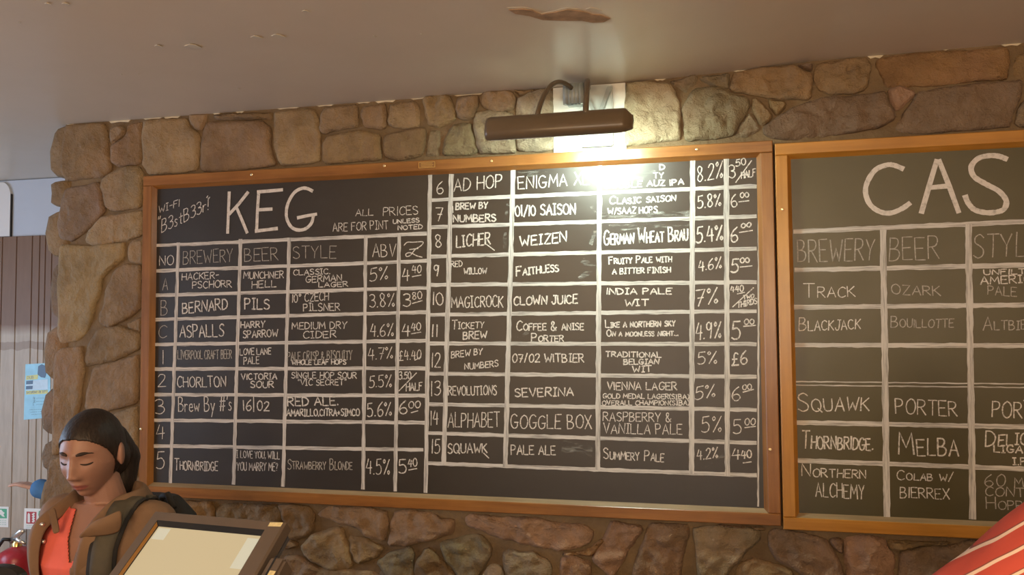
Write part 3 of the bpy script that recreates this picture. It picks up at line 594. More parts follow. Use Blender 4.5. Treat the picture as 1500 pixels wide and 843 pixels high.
# KEG title
for P in [[(530, 135), (525, 260), (520, 385)], [(645, 135), (590, 205), (532, 268)], [(575, 228), (608, 305), (640, 383)], [(712, 132), (704, 250), (699, 375)], [(706, 132), (780, 126), (857, 119)], [(706, 243), (792, 238)], [(693, 374), (760, 366), (825, 358)]]: KF('a', P, 5.4, False, 'chalk_fat')
KF('b', [(150, 160), (120, 146), (90, 145), (50, 165), (18, 210), (0, 262), (0, 320), (25, 370), (65, 390), (110, 383), (145, 350), (158, 300)], 5.4, True, 'chalk_fat'); KF('b', [(65, 318), (120, 306), (174, 297)], 5.2, False, 'chalk_fat')
W2 = 2.1; FT = 'chalk_thin'
for a in [('a', 'WI-FI', 95, 262, 222, 222, 45, 1.2), ('a', 'NO', 100, 585, 186, 583, 58), ('a', 'BREWERY', 245, 582, 552, 560, 80, 1.2, FT), ('a', 'BEER', 625, 562, 832, 552, 80, 1.2, FT), ('a', 'A', 118, 742, 150, 740, 72, 1.2, FT),
          ('a', 'HACKER-', 238, 678, 465, 665, 42), ('a', 'PSCHORR', 303, 728, 545, 720, 42), ('a', 'MUNCHNER', 618, 668, 865, 664, 42), ('a', 'HELL', 670, 727, 820, 717, 42),
          ('b', 'ALL', 405, 308, 508, 303, 38, 1.2), ('b', 'PRICES', 567, 306, 772, 299, 50, 1.2), ('b', 'ARE FOR PINT', 272, 400, 598, 384, 50, 1.2), ('b', 'UNLESS', 625, 353, 780, 343, 24, 1.5), ('b', 'NOTED', 655, 389, 798, 382, 26, 1.5),
          ('b', 'STYLE', 38, 558, 290, 555, 75, 1.2, FT), ('b', 'ABV', 505, 548, 640, 545, 76, 1.3), ('b', 'CLASSIC.', 40, 656, 255, 648, 32), ('b', 'GERMAN', 112, 700, 325, 688, 36), ('b', 'LAGER', 188, 726, 360, 722, 28), ('b', '5%', 488, 695, 595, 678, 76), ('b', '4', 680, 695, 720, 690, 74, 1.7), ('b', '40', 738, 643, 790, 640, 44),
          ('c', 'B', 75, 92, 103, 90, 62, 1.2, FT), ('c', 'BERNARD', 167, 86, 358, 68, 46, W2), ('c', 'PILS', 432, 68, 537, 66, 44, W2), ('c', 'C', 65, 190, 100, 188, 50, 1.2, FT), ('c', 'ASPALLS', 155, 187, 342, 183, 52, 1.9), ('c', 'HARRY', 415, 148, 517, 145, 26, 1.8), ('c', 'SPARROW', 425, 190, 572, 185, 30, 1.7),
          ('c', '1', 80, 300, 90, 300, 60), ('c', 'LIVERPOOL CRAFT BEER', 147, 281, 376, 278, 36, 1.3, FT), ('c', 'LOVE LANE', 412, 263, 543, 260, 27), ('c', 'PALE', 428, 303, 493, 299, 30), ('c', '2', 62, 400, 95, 398, 54), ('c', 'CHORLTON', 145, 400, 352, 398, 44, 1.7), ('c', 'VICTORIA', 418, 368, 568, 366, 25, 1.7), ('c', 'SOUR', 457, 402, 555, 402, 27, 1.7),
          ('c', '3', 52, 515, 90, 512, 60), ('c', '16', 425, 500, 460, 500, 45, 1.9), ('c', '1', 466, 505, 474, 503, 62, 1.5), ('c', '02', 485, 500, 535, 500, 40, 1.9), ('c', '4', 55, 625, 90, 622, 62), ('c', '5', 55, 750, 90, 750, 74, 1.6), ('c', 'Thornbridge', 132, 752, 315, 757, 52, 1.6), ('c', 'I LOVE YOU, WILL', 397, 700, 580, 706, 30, 1.3), ('c', 'YOU MARRY ME?', 399, 755, 572, 757, 34, 1.3),
          ('d', '10° CZECH', 50, 38, 200, 28, 34), ('d', 'PILSNER', 97, 73, 247, 70, 31), ('d', '3.8%', 370, 58, 472, 55, 54), ('d', '3', 507, 55, 537, 55, 54, 1.7), ('d', '80', 545, 26, 585, 22, 30), ('d', 'MEDIUM DRY', 50, 148, 275, 145, 28), ('d', 'CIDER', 97, 186, 232, 182, 28), ('d', '4.6%', 372, 178, 468, 175, 52), ('d', '4', 503, 178, 535, 178, 50, 1.7), ('d', '40', 540, 155, 580, 150, 32),
          ('d', 'PALE CRISP & BISCUITY', 32, 277, 297, 272, 36, 1.3, FT), ('d', 'WHOLE LEAF HOPS', 50, 295, 272, 292, 20, 1.6), ('d', '4.7%', 363, 275, 465, 268, 50, 1.3), ('d', '£4.40', 492, 278, 580, 268, 38, 1.4), ('d', 'SINGLE HOP SOUR', 48, 350, 315, 350, 25, 1.4), ('d', '"VIC SECRET"', 75, 379, 272, 378, 24, 1.3), ('d', '5.5%', 367, 388, 460, 385, 48), ('d', '3.50', 490, 355, 540, 352, 30, 1.5), ('d', 'HALF', 520, 403, 585, 398, 32, 1.6),
          ('d', 'RED ALE.', 32, 465, 240, 460, 35, W2), ('d', 'AMARILLO,CITRA+SIMCO', 28, 506, 328, 504, 28, 1.8), ('d', '5.6%', 360, 508, 460, 503, 57, 1.7), ('d', '6', 492, 498, 525, 498, 52, 1.8), ('d', '00', 530, 475, 578, 470, 28, 1.6), ('d', 'Strawberry Blonde', 32, 725, 297, 727, 44, 1.3, FT), ('d', '4.5%', 355, 745, 452, 745, 62), ('d', '5', 490, 742, 522, 742, 56, 1.8), ('d', '40', 527, 715, 565, 712, 32, 1.6),
          ('e', '6', 72, 198, 108, 198, 68, 1.6), ('e', 'AD HOP', 165, 185, 422, 162, 66, 1.7), ('e', 'ENIGMA XL', 510, 174, 892, 147, 66, 1.7), ('e', '7', 68, 345, 105, 345, 70, 1.7), ('e', 'BREW BY', 175, 283, 345, 276, 33, W2), ('e', 'NUMBERS', 162, 350, 390, 347, 38, W2), ('e', '01/10 SAISON', 495, 320, 818, 306, 56, W2), ('e', '8', 65, 487, 100, 485, 72, 1.7), ('e', 'LICHER', 178, 487, 360, 470, 62, W2), ('e', 'WEIZEN', 522, 480, 770, 455, 54, 2.3),
          ('e', '9', 55, 640, 82, 640, 60, 1.7), ('e', 'RED', 150, 591, 210, 588, 30, 1.4), ('e', 'WILLOW', 218, 630, 340, 627, 32, 1.6), ('e', 'Faithless', 500, 640, 725, 615, 52, W2), ('e', '10', 50, 795, 108, 793, 68, 1.7), ('e', 'MAGICROCK', 152, 810, 428, 806, 58, 1.6), ('e', 'CLOWN JUICE', 487, 797, 828, 786, 46, W2),
          ('f', 'D', 325, 97, 350, 96, 26, 1.8), ('f', 'TY', 295, 140, 345, 138, 26, 1.6), ('f', 'DOUBLE AUZ IPA', 57, 190, 443, 170, 28, 1.9), ('f', '8.2%', 510, 160, 635, 135, 78, 1.5), ('f', '3', 668, 138, 697, 138, 62, 1.6), ('f', '50', 700, 80, 750, 72, 34, 1.5), ('f', 'HALF', 728, 142, 797, 128, 34, 1.5), ('f', 'Clasic saison', 78, 268, 402, 250, 38, 1.9), ('f', 'W/SAAZ HOPS', 70, 318, 312, 308, 30, 1.8),
          ('f', '5.8%', 512, 290, 628, 272, 62, 1.7), ('f', '6', 678, 280, 708, 280, 62, 1.6), ('f', '00', 722, 235, 765, 232, 24, 1.5), ('f', 'German Wheat Brau', 50, 468, 462, 447, 72, 2.3), ('f', '5.4%', 505, 458, 637, 445, 76, 2.1), ('f', '6', 675, 455, 710, 455, 76, 1.8), ('f', '00', 727, 385, 775, 378, 22, 1.7), ('f', 'Fruity Pale with', 75, 563, 382, 552, 36, 1.8), ('f', 'A BITTER FINISH', 92, 613, 378, 605, 27, 1.8),
          ('f', '4.6%', 517, 600, 630, 580, 55, 1.5), ('f', '5', 675, 605, 712, 605, 68, 2.1), ('f', '00', 722, 557, 768, 555, 24, 1.8), ('f', 'INDIA PALE', 62, 713, 383, 711, 30, 1.9), ('f', 'WIT', 152, 771, 270, 768, 32, 1.9), ('f', '7%', 500, 772, 612, 755, 76, 1.9), ('f', '440', 675, 705, 738, 697, 30, 1.5), ('f', 'TWO', 738, 738, 790, 730, 20, 1.4), ('f', 'THIRDS', 708, 780, 805, 758, 27, 1.5),
          ('g', '11', 38, 135, 66, 135, 54, 1.7), ('g', 'Tickety', 130, 102, 275, 97, 40, 1.4), ('g', 'BREW', 183, 148, 290, 143, 33, 1.9), ('g', 'Coffee & anise', 427, 108, 732, 105, 42, 1.8), ('g', 'Porter', 495, 158, 640, 158, 38, 1.8), ('g', '12', 38, 275, 78, 275, 64, 1.6), ('g', 'BREW BY', 128, 235, 270, 216, 28, 1.5), ('g', 'NUMBERS', 190, 287, 343, 272, 28, 1.5), ('g', '07/02 WITBIER', 408, 253, 735, 252, 38, 1.7),
          ('g', '13', 35, 408, 78, 405, 64, 1.5), ('g', 'REVOLUTIONS', 115, 405, 335, 402, 42, 1.6), ('g', 'SEVERINA', 420, 411, 687, 407, 38, 1.9), ('g', '14', 33, 540, 68, 540, 62, 1.5), ('g', 'ALPHABET', 113, 550, 350, 550, 68, 1.5), ('g', 'GOGGLE BOX', 402, 556, 770, 556, 62, 1.5), ('g', '15', 38, 668, 76, 668, 62, 1.6), ('g', 'SQUAWK', 113, 670, 292, 668, 45, 1.8), ('g', 'PALE ALE', 402, 675, 605, 678, 42, 1.6),
          ('h', 'Like a northern sky', 45, 80, 312, 74, 28, 1.8), ('h', 'On a moonless night...', 50, 113, 325, 111, 24, 1.7), ('h', '4.9%', 393, 127, 490, 120, 64, 1.7), ('h', '5', 532, 125, 565, 125, 70, 2.1), ('h', '00', 580, 68, 618, 65, 20, 1.5), ('h', 'TRADITIONAL', 45, 192, 260, 195, 20, 1.8), ('h', 'BELGIAN', 115, 222, 250, 220, 20, 1.8), ('h', 'WIT', 150, 253, 222, 250, 23, 1.8), ('h', '5%', 400, 222, 475, 218, 45, 1.5), ('h', '£6', 532, 225, 592, 220, 50, 1.9),
          ('h', 'VIENNA LAGER', 52, 320, 320, 320, 30, 1.6), ('h', 'GOLD MEDAL LAGER(SIBA)', 35, 352, 366, 356, 18, 1.4), ('h', 'OVERALL CHAMPION(SIBA)', 32, 379, 368, 379, 18, 1.4), ('h', '5%', 390, 358, 468, 345, 47, 1.5), ('h', '6', 533, 362, 565, 362, 54, 1.5), ('h', '00', 573, 320, 608, 318, 20, 1.4), ('h', 'RASPBERRY &', 35, 440, 298, 443, 34, 1.3), ('h', 'VANILLA PALE', 38, 488, 340, 492, 38, 1.3), ('h', '5%', 415, 485, 492, 480, 60, 1.3), ('h', '5', 538, 488, 570, 488, 55, 1.4), ('h', '00', 582, 457, 622, 455, 25, 1.3),
          ('h', 'Summery Pale', 38, 585, 268, 598, 42, 1.5), ('h', '4.2%', 398, 592, 478, 582, 40, 1.5), ('h', '4', 533, 590, 563, 588, 42, 1.7), ('h', '40', 568, 585, 608, 583, 32, 1.6)]: KT(*a)
KT('a', 'B3stB33r!', 112, 385, 402, 243, 76, 1.4, lower=True); KT('c', "Brew By #'s", 150, 504, 376, 500, 60, 1.5, lower=True)
for q_ in [((95, 284), (92, 302)), ((106, 281), (101, 300)), ((398, 156), (390, 168)), ((410, 164), (402, 176))]: KF('a', list(q_), 1.4, False)
KF('b', [(690, 480), (708, 463), (745, 462), (800, 460), (790, 482), (755, 505), (728, 538), (705, 546), (702, 530), (728, 524), (765, 542), (796, 550)], 1.5); KF('b', [(722, 505), (772, 499)], 1.5, False)
for a in [('b', (738, 665), (790, 655)), ('d', (545, 42), (586, 30)), ('d', (540, 167), (580, 160)), ('d', (555, 276), (581, 262)), ('d', (490, 402), (562, 328)), ('d', (540, 492), (568, 484)), ('d', (530, 728), (564, 722)), ('f', (700, 160), (778, 52)), ('f', (715, 256), (765, 250)), ('f', (718, 407), (783, 397)), ('f', (722, 578), (781, 572)), ('f', (706, 711), (744, 703)), ('f', (685, 775), (788, 680)), ('h', (577, 75), (624, 71)), ('h', (575, 329), (616, 318)), ('h', (582, 466), (624, 461)), ('h', (575, 602), (607, 598)), ('e', (340, 470), (382, 502)), ('e', (158, 265), (160, 300)), ('g', (275, 668), (300, 692))]:
    KF(a[0], [a[1], a[2]], 1.5, False)
for a in [('e', 455, 255, 440, 345, 4), ('e', 440, 410, 436, 490, 5), ('e', 905, 270, 925, 300, 4), ('e', 925, 390, 900, 470, 5), ('e', 860, 560, 915, 590, 8), ('e', 910, 600, 840, 655, 6), ('e', 500, 90, 660, 90, 7), ('f', 80, 380, 470, 372, 8), ('f', 60, 130, 300, 120, 14), ('g', 650, 640, 760, 660, 14), ('h', 430, 610, 500, 575, 5), ('g', 430, 140, 480, 120, 5), ('f', 40, 322, 470, 316, 7)]: KS(*a)
# CASK rules and writing
for q in [(1164, 339.5, 1500, 325), (1165.5, 396, 1500, 388.6), (1165, 450.5, 1500, 447), (1165, 506, 1500, 506.6), (1168, 619.4, 1500, 626), (1166.5, 675, 1500, 687.5)]:
    k = (q[3]-q[1])/(q[2]-q[0]); CL(q[0], q[1], 1830, q[1]+k*(1830-q[0]), 6.2)
CL(1166, 562, 1830, 562+.0108*664, 6, True)
for q in [(1293.5, 339, 1299.3, 756), (1418.5, 331, 1425, 759), (1600, 318, 1612, 775), (1700, 310, 1716, 782)]: CL(*q, 8)
CF('i', [(705, 210), (660, 192), (620, 190), (560, 215), (518, 275), (505, 335), (528, 400), (580, 440), (640, 448), (700, 425), (742, 396)], 6.6, True, 'chalk_fat')
for P in [[(888, 165), (846, 305), (806, 445)], [(900, 165), (955, 305), (1005, 443)], [(850, 312), (945, 303)]]: CF('i', P, 6.4, False, 'chalk_fat')
CF('i', [(1262, 158), (1220, 143), (1170, 140), (1110, 155), (1073, 200), (1088, 252), (1150, 292), (1220, 330), (1260, 380), (1250, 425), (1210, 443), (1150, 446), (1090, 430), (1055, 392), (1041, 358)], 6.8, True, 'chalk_fat')
for P in [[(1380, 130), (1385, 290), (1390, 440)], [(1520, 120), (1395, 300)], [(1430, 262), (1530, 430)]]: CF('i', P, 6.6, False, 'chalk_fat')
for a in [('i', 'BREWERY', 142, 712, 552, 702, 115, 1.5, FT), ('i', 'BEER', 632, 702, 900, 695, 122, 1.4, FT), ('i', 'STYLE', 1085, 690, 1440, 676, 128, 1.4, FT), ('j', 'Track', 108, 185, 408, 182, 84, 1.3), ('j', 'OZARK', 628, 165, 915, 175, 55, 1.3, FT), ('j', 'UNFILTERED', 1170, 52, 1600, 40, 30, 1.4), ('j', 'AMERICAN', 1150, 108, 1560, 92, 46, 1.5), ('j', 'PALE', 1192, 168, 1362, 178, 52, 1.2, FT),
          ('j', 'Blackjack', 82, 383, 440, 370, 80, 1.3), ('j', 'Bouillotte', 622, 362, 988, 362, 68, 1.3, FT), ('j', 'Altbier', 1165, 378, 1460, 370, 74, 1.3, FT), ('k', 'Squawk', 65, 42, 405, 42, 88, 1.6), ('k', 'PORTER', 540, 55, 840, 68, 74, 1.5), ('k', 'PORTER', 1010, 72, 1310, 80, 80, 1.5),
          ('k', 'Thornbridge.', 82, 224, 430, 233, 84, 1.9), ('k', 'Melba', 555, 255, 842, 262, 112, 1.9), ('k', 'Delic', 978, 215, 1180, 205, 76, 1.8), ('k', 'LIGAT', 1020, 242, 1200, 250, 36, 1.7), ('k', 'I.P.', 1112, 305, 1190, 305, 36, 1.6), ('k', 'Northern', 82, 360, 392, 370, 58, 1.4), ('k', 'ALCHEMY', 150, 458, 388, 472, 68, 1.4), ('k', 'Colab w/', 547, 378, 820, 384, 46, 1.3), ('k', 'BIERREX', 562, 465, 802, 472, 50, 1.3), ('k', '60 min', 975, 408, 1220, 410, 58, 1.2, FT), ('k', 'CONTI', 978, 455, 1200, 462, 44, 1.2, FT), ('k', 'Hopped', 982, 520, 1240, 525, 58, 1.2, FT)]: CT(*a)
# screws and plaque on the frames
def screw(root, T, px, py):
    p = U(px, py, -.03); o = MB().tube([(p.x, -.0305, p.z), (p.x, -.0325, p.z), (p.x, -.0332, p.z)], [.0052, .0050, .003], 12).xf(T).build('screw', M['screw'], root, False)
for q in [(369, 256), (563.5, 243), (720, 236), (1021, 219), (1128, 659), (207, 629)]: screw(keg, TK, *q)
screw(cask, TCk, 1145.5, 307)
a = U(613, 247.5, -.031); b = U(638, 236, -.031)
pm = MB().box((a.x, -.0325, a.z), (b.x, -.0302, b.z), .0005).xf(TK).build('name_plate', M['plaque'], keg)
eb = MB()
for z_ in (a.z+.002, b.z-.003): eb.box((a.x+.001, -.0334, z_), (b.x-.001, -.0325, z_+.0014))
for x_ in (a.x+.001, b.x-.003): eb.box((x_, -.0334, a.z+.002), (x_+.0016, -.0325, b.z-.002))
for k in range(3): eb.box((a.x+.010, -.0333, a.z+.007+k*.0055), (b.x-.012+(k % 2)*.004, -.0325, a.z+.0084+k*.0055))
eb.xf(TK).build('plate_engraving', M['brass'], pm)

# ------------------------------------------------------------------ picture light over the board
lamp = empty('wall_lamp', (.62, .004, 2.45)); tag(lamp, 'brown enamel strip floodlight on curved arms above the KEG chalkboard', 'lamp'); TL_ = Matrix.Translation((-.62, -.004, -2.45))
a = U(850, 150, -.02); b = U(897, 150, -.02); zb0 = U(880, 214, -.02).z
MB().box((a.x, -.022, zb0), (b.x, .003, 2.676), .004).xf(TL_).build('back_plate', M['lgrey'], lamp)
MB().box((a.x+.008, -.027, zb0+.012), (b.x-.012, -.0222, 2.56), .002).xf(TL_).build('face_panel', M['white'], lamp)
# V bracket and ribbed gearbox
A = U(842, 146, -.07); mb = MB()
for k in range(5): mb.tube([(A.x-.030+k*.013, -.07, 2.672), (A.x-.030+k*.013, -.07, 2.60)], .012, 12)
mb.box((A.x-.034, -.062, 2.60), (A.x+.03, -.022, 2.672), .006); mb.xf(TL_).build('gearbox', M['grey'], lamp, True)
mb = MB(); B0 = U(870, 150, -.05)
for (x0, x1) in ((B0.x-.04, B0.x+.015), (B0.x+.055, B0.x+.01)):
    mb.add([(x0-.007, -.05, 2.66), (x0+.007, -.05, 2.66), (x1+.007, -.05, 2.54), (x1-.007, -.05, 2.54), (x0-.007, -.022, 2.66), (x0+.007, -.022, 2.66), (x1+.007, -.022, 2.54), (x1-.007, -.022, 2.54)], [(0, 1, 2, 3), (4, 7, 6, 5), (0, 4, 5, 1), (1, 5, 6, 2), (2, 6, 7, 3), (3, 7, 4, 0)])
mb.xf(TL_).build('bracket', M['grey'], lamp)
YS = -.34
s0 = U(786, 166, YS); s1 = U(857, 162, YS-.01)
def arc(p0, p1, h, n=12): 
    p0, p1 = Vector(p0), Vector(p1); m = Vector((p0.x*.72+p1.x*.28, (p0.y*.55+p1.y*.45), max(p0.z, p1.z)+h)); return [p0*(1-t)**2+m*2*t*(1-t)+p1*t*t for t in [k/n for k in range(n+1)]]
s0z = U(786, 172, YS).z
MB().tube(arc((s0.x, YS, s0z), (A.x-.01, -.075, 2.655), .035), .0085, 10).xf(TL_).build('arm', M['shade'], lamp, True)
MB().tube(arc((s1.x, YS, s0z), (A.x+.045, -.06, 2.655), .030), .0095, 10).xf(TL_).build('arm', M['shade'], lamp, True)
# shade: open trough, profile in y-z, chamfered ends
xl = U(710.5, 192, YS).x; xr = U(926, 176, YS).x; zt_ = (U(715, 176, YS).z+U(910, 160, YS).z)/2; zl = (U(715, 207, YS).z+U(905, 191, YS).z)/2
H = zt_-zl
prof = [(.085, -.002), (.055, .010), (.02, .012), (-.004, .004), (-.016, -.014), (-.024, -H+.022), (-.022, -H+.010), (-.012, -H+.001), (-.004, -H)]
inner = [(y_+.006, z_-.005) for y_, z_ in prof[::-1]]; inner[0] = (prof[-1][0]+.006, prof[-1][1]+.001); inner[-1] = (prof[0][0]+.002, prof[0][1]-.006)
def trough(mb, P, secs):
    V = [(x, YS+y_*sy+oy, zt_+(z_+H*.5)*sz-H*.5) for x, sy, sz, oy in secs for y_, z_ in P]; n = len(P)
    mb.add(V, [(i*n+k, i*n+(k+1) % n, (i+1)*n+(k+1) % n, (i+1)*n+k) for i in range(len(secs)-1) for k in range(n)]); return V, n
secs = [(xl, .85, .80, .01), (xl+.006, .96, .93, .003), (xl+.014, 1, 1, 0), (xr-.030, 1, 1, 0), (xr-.022, .97, .97, .002), (xr-.004, .55, .62, .030), (xr, .45, .5, .036)]
mb = MB(); V, n = trough(mb, prof+inner, secs)
# end caps
for sec in (secs[1], secs[-2]):
    x, sy, sz, oy = sec; m = len(prof); vv = [(x, YS+y_*sy+oy, zt_+(z_+H*.5)*sz-H*.5) for y_, z_ in prof]
    vv += [(x+.003, p[1], p[2]) for p in vv]; mb.add(vv, [tuple(range(m)), tuple(range(m, 2*m))[::-1]]+[(i, i+m, (i+1) % m+m, (i+1) % m) for i in range(m)])
mb.xf(TL_).build('shade', M['shade'], lamp, True)
xc = (xl+xr)/2
mb = MB(); V, n = trough(mb, [(y_+.0085, z_-.0075) for y_, z_ in prof], [(xl+.02, .9, .9, 0), (xr-.034, .9, .9, 0)]); mb.f = [q for q in mb.f if not (set(q) & {0, 9} == {0, 9})]
mb.f = [(k, k+1, 9+k+1, 9+k) for k in range(8)]
mb.xf(TL_).build('reflector', M['shade_in'], lamp, True)
gx0, gx1 = xc+.005, xc+.195
MB().add([(gx0, YS+.074, zt_-.012), (gx1, YS+.074, zt_-.012), (gx1, YS+.008, zl+.004), (gx0, YS+.008, zl+.004), (gx0, YS+.070, zt_-.006), (gx1, YS+.070, zt_-.006), (gx1, YS+.004, zl+.010), (gx0, YS+.004, zl+.010)], [(0, 1, 2, 3), (7, 6, 5, 4), (0, 4, 5, 1), (1, 5, 6, 2), (2, 6, 7, 3), (3, 7, 4, 0)]).xf(TL_).build('lamp_glass', M['glow'], lamp)
mb = MB(); mb.box((gx0-.012, YS+.01, zt_-.03), (gx0-.001, YS+.06, zt_-.006)); mb.box((gx1+.001, YS+.01, zt_-.03), (gx1+.012, YS+.06, zt_-.006)); mb.xf(TL_).build('glass_clip', M['lgrey'], lamp)

# pendant lamps behind the camera
PL = ['globe pendant lamp over the right end of the bar room', 'globe pendant lamp nearest the right wall', 'globe pendant lamp nearest the left wall', 'globe pendant lamp farthest from the chalkboards']
for i, (x, y, z) in enumerate(PEND):
    p = empty('pendant_lamp', (x, y, 2.68)); tag(p, PL[i], 'lamp', 'globe pendants behind the viewer')
    MB().tube([(0, 0, .008), (0, 0, z-2.68+.10)], .004, 8).build('cord', M['black'], p); MB().lathe([(0, z-2.68+.13), (.035, z-2.68+.12), (.04, z-2.68+.085), (0, z-2.68+.085)], (0, 0, 0), 20).build('cap', M['brass'], p, True)
    MB().lathe([(.09*math.sin(t*math.pi/12), z-2.68+.09*math.cos(t*math.pi/12)) for t in range(13)], (0, 0, 0), 28).build('globe', M['globe'], p, True)
    l = bpy.data.lights.new('pendant_glow', 'POINT'); l.energy = PENDANT_W*(1, .4, 1.15, 1.15)[i]; l.color = WARM; l.shadow_soft_size = .10
    o = bpy.data.objects.new('pendant_glow', l); col.objects.link(o); o.parent = p; o.location = (0, 0, z-2.68-.2)

# ------------------------------------------------------------------ papers, signs and extinguisher on the panelling
YP = YR-.0052
def rect(name, px0, py0, px1, py1, mat, parent=None, y=YP, th=.0012):
    a = U(px0, py0, y); b = U(px1, py1, y); return MB().box((min(a.x, b.x), y-th, min(a.z, b.z)), (max(a.x, b.x), y, max(a.z, b.z))).build(name, mat, parent)
def minitext(s, x0, y0, x1, y1, h, th, mat, parent, y):
    CR['z'] = (0, 0, 1); global SY; k = SY; SY = y+.0012; o = text(None, 'z', s, x0, y0, x1, y1, h, th, 'chalk'); SY = k; o.data.materials[0] = mat; o.name = 'lettering'; o.parent = parent
def q2(name, pts, mat, parent=None, y=YP, th=.0012):
    P = [U(a, b, y) for a, b in pts]; n = len(P)
    return mobj(name, [(p.x, y-th, p.z) for p in P]+[(p.x, y, p.z) for p in P], [tuple(range(n)), tuple(range(n, 2*n))[::-1]]+[(i, i+n, (i+1) % n+n, (i+1) % n) for i in range(n)], mat, parent)
po = q2('poster', [(37.5, 534), (74, 532), (74, 612), (35, 615.5)], M['pblue']); tag(po, 'blue event poster with a yellow band taped to the panelling', 'poster')
q2('yellow_band', [(38.5, 551), (56, 549), (55, 556), (38, 557)], M['pyel'], po, YP-.0013, .0004); minitext('DUB', 40, 555.5, 49, 555, 4, .7, M['pdark'], po, YP-.0018)
q2('navy_block', [(38.5, 558.5), (70, 556), (70, 571), (38, 572)], M['ppale'], po, YP-.0013, .0004); q2('navy_block', [(38.5, 558.5), (48.5, 557.5), (48, 563), (38.3, 563.5)], M['pdark'], po, YP-.0018, .0004); q2('navy_block', [(38.3, 566), (48, 565.5), (47.5, 570.5), (38, 571)], M['pdark'], po, YP-.0018, .0004)
q2('pale_band', [(38.3, 573), (70, 571.5), (70, 577), (38, 578.5)], M['pyel'], po, YP-.0013, .0004); minitext('SATURDAY 28 SEPT', 38.6, 577, 69, 575, 3, .7, M['pdark'], po, YP-.0018)
q2('figure_silhouette', [(56, 537), (61, 534), (66, 536), (68, 547), (66, 554), (60, 553), (55, 549)], M['pdark'], po, YP-.0018, .0004)
for k, s in enumerate('421'): minitext(s, 48.5, 585.5+k*4.6, 51.5, 585.5+k*4.6, 3.6, .8, M['pdark'], po, YP-.0018); minitext('-'*5, 53, 585.5+k*4.6, 64, 585+k*4.6, 3, .6, M['pdark'], po, YP-.0018)
for k in range(3): minitext('-'*7, 43+k*1.5, 602+k*3.5, 63, 601+k*3.5, 2.4, .6, M['pdark'], po, YP-.0018)
s1_ = q2('safety_sign', [(36, 745), (66, 746), (66, 776), (35, 775.5)], M['paper']); tag(s1_, 'small white fire extinguisher sign with a red pictogram on the panelling', 'sign')
q2('red_pictogram', [(39, 750), (53.5, 750.5), (53, 768), (38.5, 767.5)], M['sred'], s1_, YP-.0013, .0004)
q2('extinguisher_symbol', [(40.5, 754), (42, 751.5), (44, 754), (44, 766), (40.3, 766)], M['paper'], s1_, YP-.0018, .0004)
for k in range(4): q2('flame_symbol', [(46.5, 754+k*3.5), (49.5, 751.5+k*3.5), (51.5, 753+k*3.5), (48.5, 756+k*3.5)], M['paper'], s1_, YP-.0018, .0004)
q2('green_arrow', [(57, 749), (64, 749), (64, 757), (58, 759), (56, 755)], M['sgreen'], s1_, YP-.0013, .0004)
for k in range(2): minitext('-'*6, 39, 771.5+k*2.5, 55, 771.5+k*2.5, 2, .6, M['sgreen'], s1_, YP-.0016)
s2_ = q2('safety_sign', [(-16, 742), (13, 743), (12.5, 773), (-16.5, 772)], M['paper']); tag(s2_, 'small white and green safety notice at the left edge, above the extinguisher', 'sign')
q2('green_block', [(-13, 745.5), (10, 746), (10, 760), (-13, 759.5)], M['sgreen'], s2_, YP-.0013, .0004); q2('running_figure', [(-1, 748), (2, 747), (4, 750), (7, 752), (5, 754), (7, 758), (3, 757), (1, 754), (-2, 757), (-3, 754), (0, 751)], M['paper'], s2_, YP-.0018, .0004)
for k in range(3): minitext('-'*6, -11, 764+k*3, 9, 764+k*3, 2, .7, M['sgreen'], s2_, YP-.0016)
ec = U(24.5, 820, .895); ztp = U(24, 803, .895).z
ex = empty('fire_extinguisher', (ec.x, .895, ztp-.50)); tag(ex, 'red fire extinguisher with steel levers hung on the panelling below the signs', 'fire extinguisher')
H_ = .50; rr = .094
MB().lathe([(0, 0), (rr*.9, 0), (rr, .015), (rr, H_-.075), (rr*.97, H_-.045), (rr*.82, H_-.018), (rr*.5, H_), (.03, H_+.004), (.025, H_+.01)], (0, 0, 0), 36).build('cylinder', M['red'], ex, True)
MB().lathe([(.025, H_), (.025, H_+.028), (.018, H_+.034), (.018, H_+.05), (0, H_+.05)], (0, 0, 0), 20).build('valve', M['brass'], ex, True)
MB().tube([(-.035, -.005, H_+.032), (.0, -.008, H_+.066), (.04, -.012, H_+.095), (.062, -.014, H_+.098)], [.013, .019, .016, .009], 10).build('lever', M['chrome'], ex, True)
MB().tube([(-.005, -.01, H_+.052), (.03, -.014, H_+.044), (.07, -.018, H_+.034)], [.016, .013, .010], 10).build('lever', M['chrome'], ex, True)
MB().tube([(-.02, -.01, H_+.045), (-.06, -.03, H_+.05), (-.1, -.03, H_+.0), (-.112, -.02, H_-.08), (-.108, 0, H_-.25)], .010, 10).build('hose', M['black'], ex, True)
lb = MB()
vv = []; nn_ = 12
for k in range(nn_+1):
    t = R(-165+k*9.5); vv += [(rr*1.012*math.cos(t), rr*1.012*math.sin(t), H_-.15), (rr*1.012*math.cos(t), rr*1.012*math.sin(t), H_-.062)]
lb.add(vv, [(2*k, 2*k+2, 2*k+3, 2*k+1) for k in range(nn_)]).build('label_plate', M['label'], ex, True)
MB().box((-.03, .085, H_-.2), (.03, .101, H_-.02), .003).build('bracket', M['chrome'], ex)

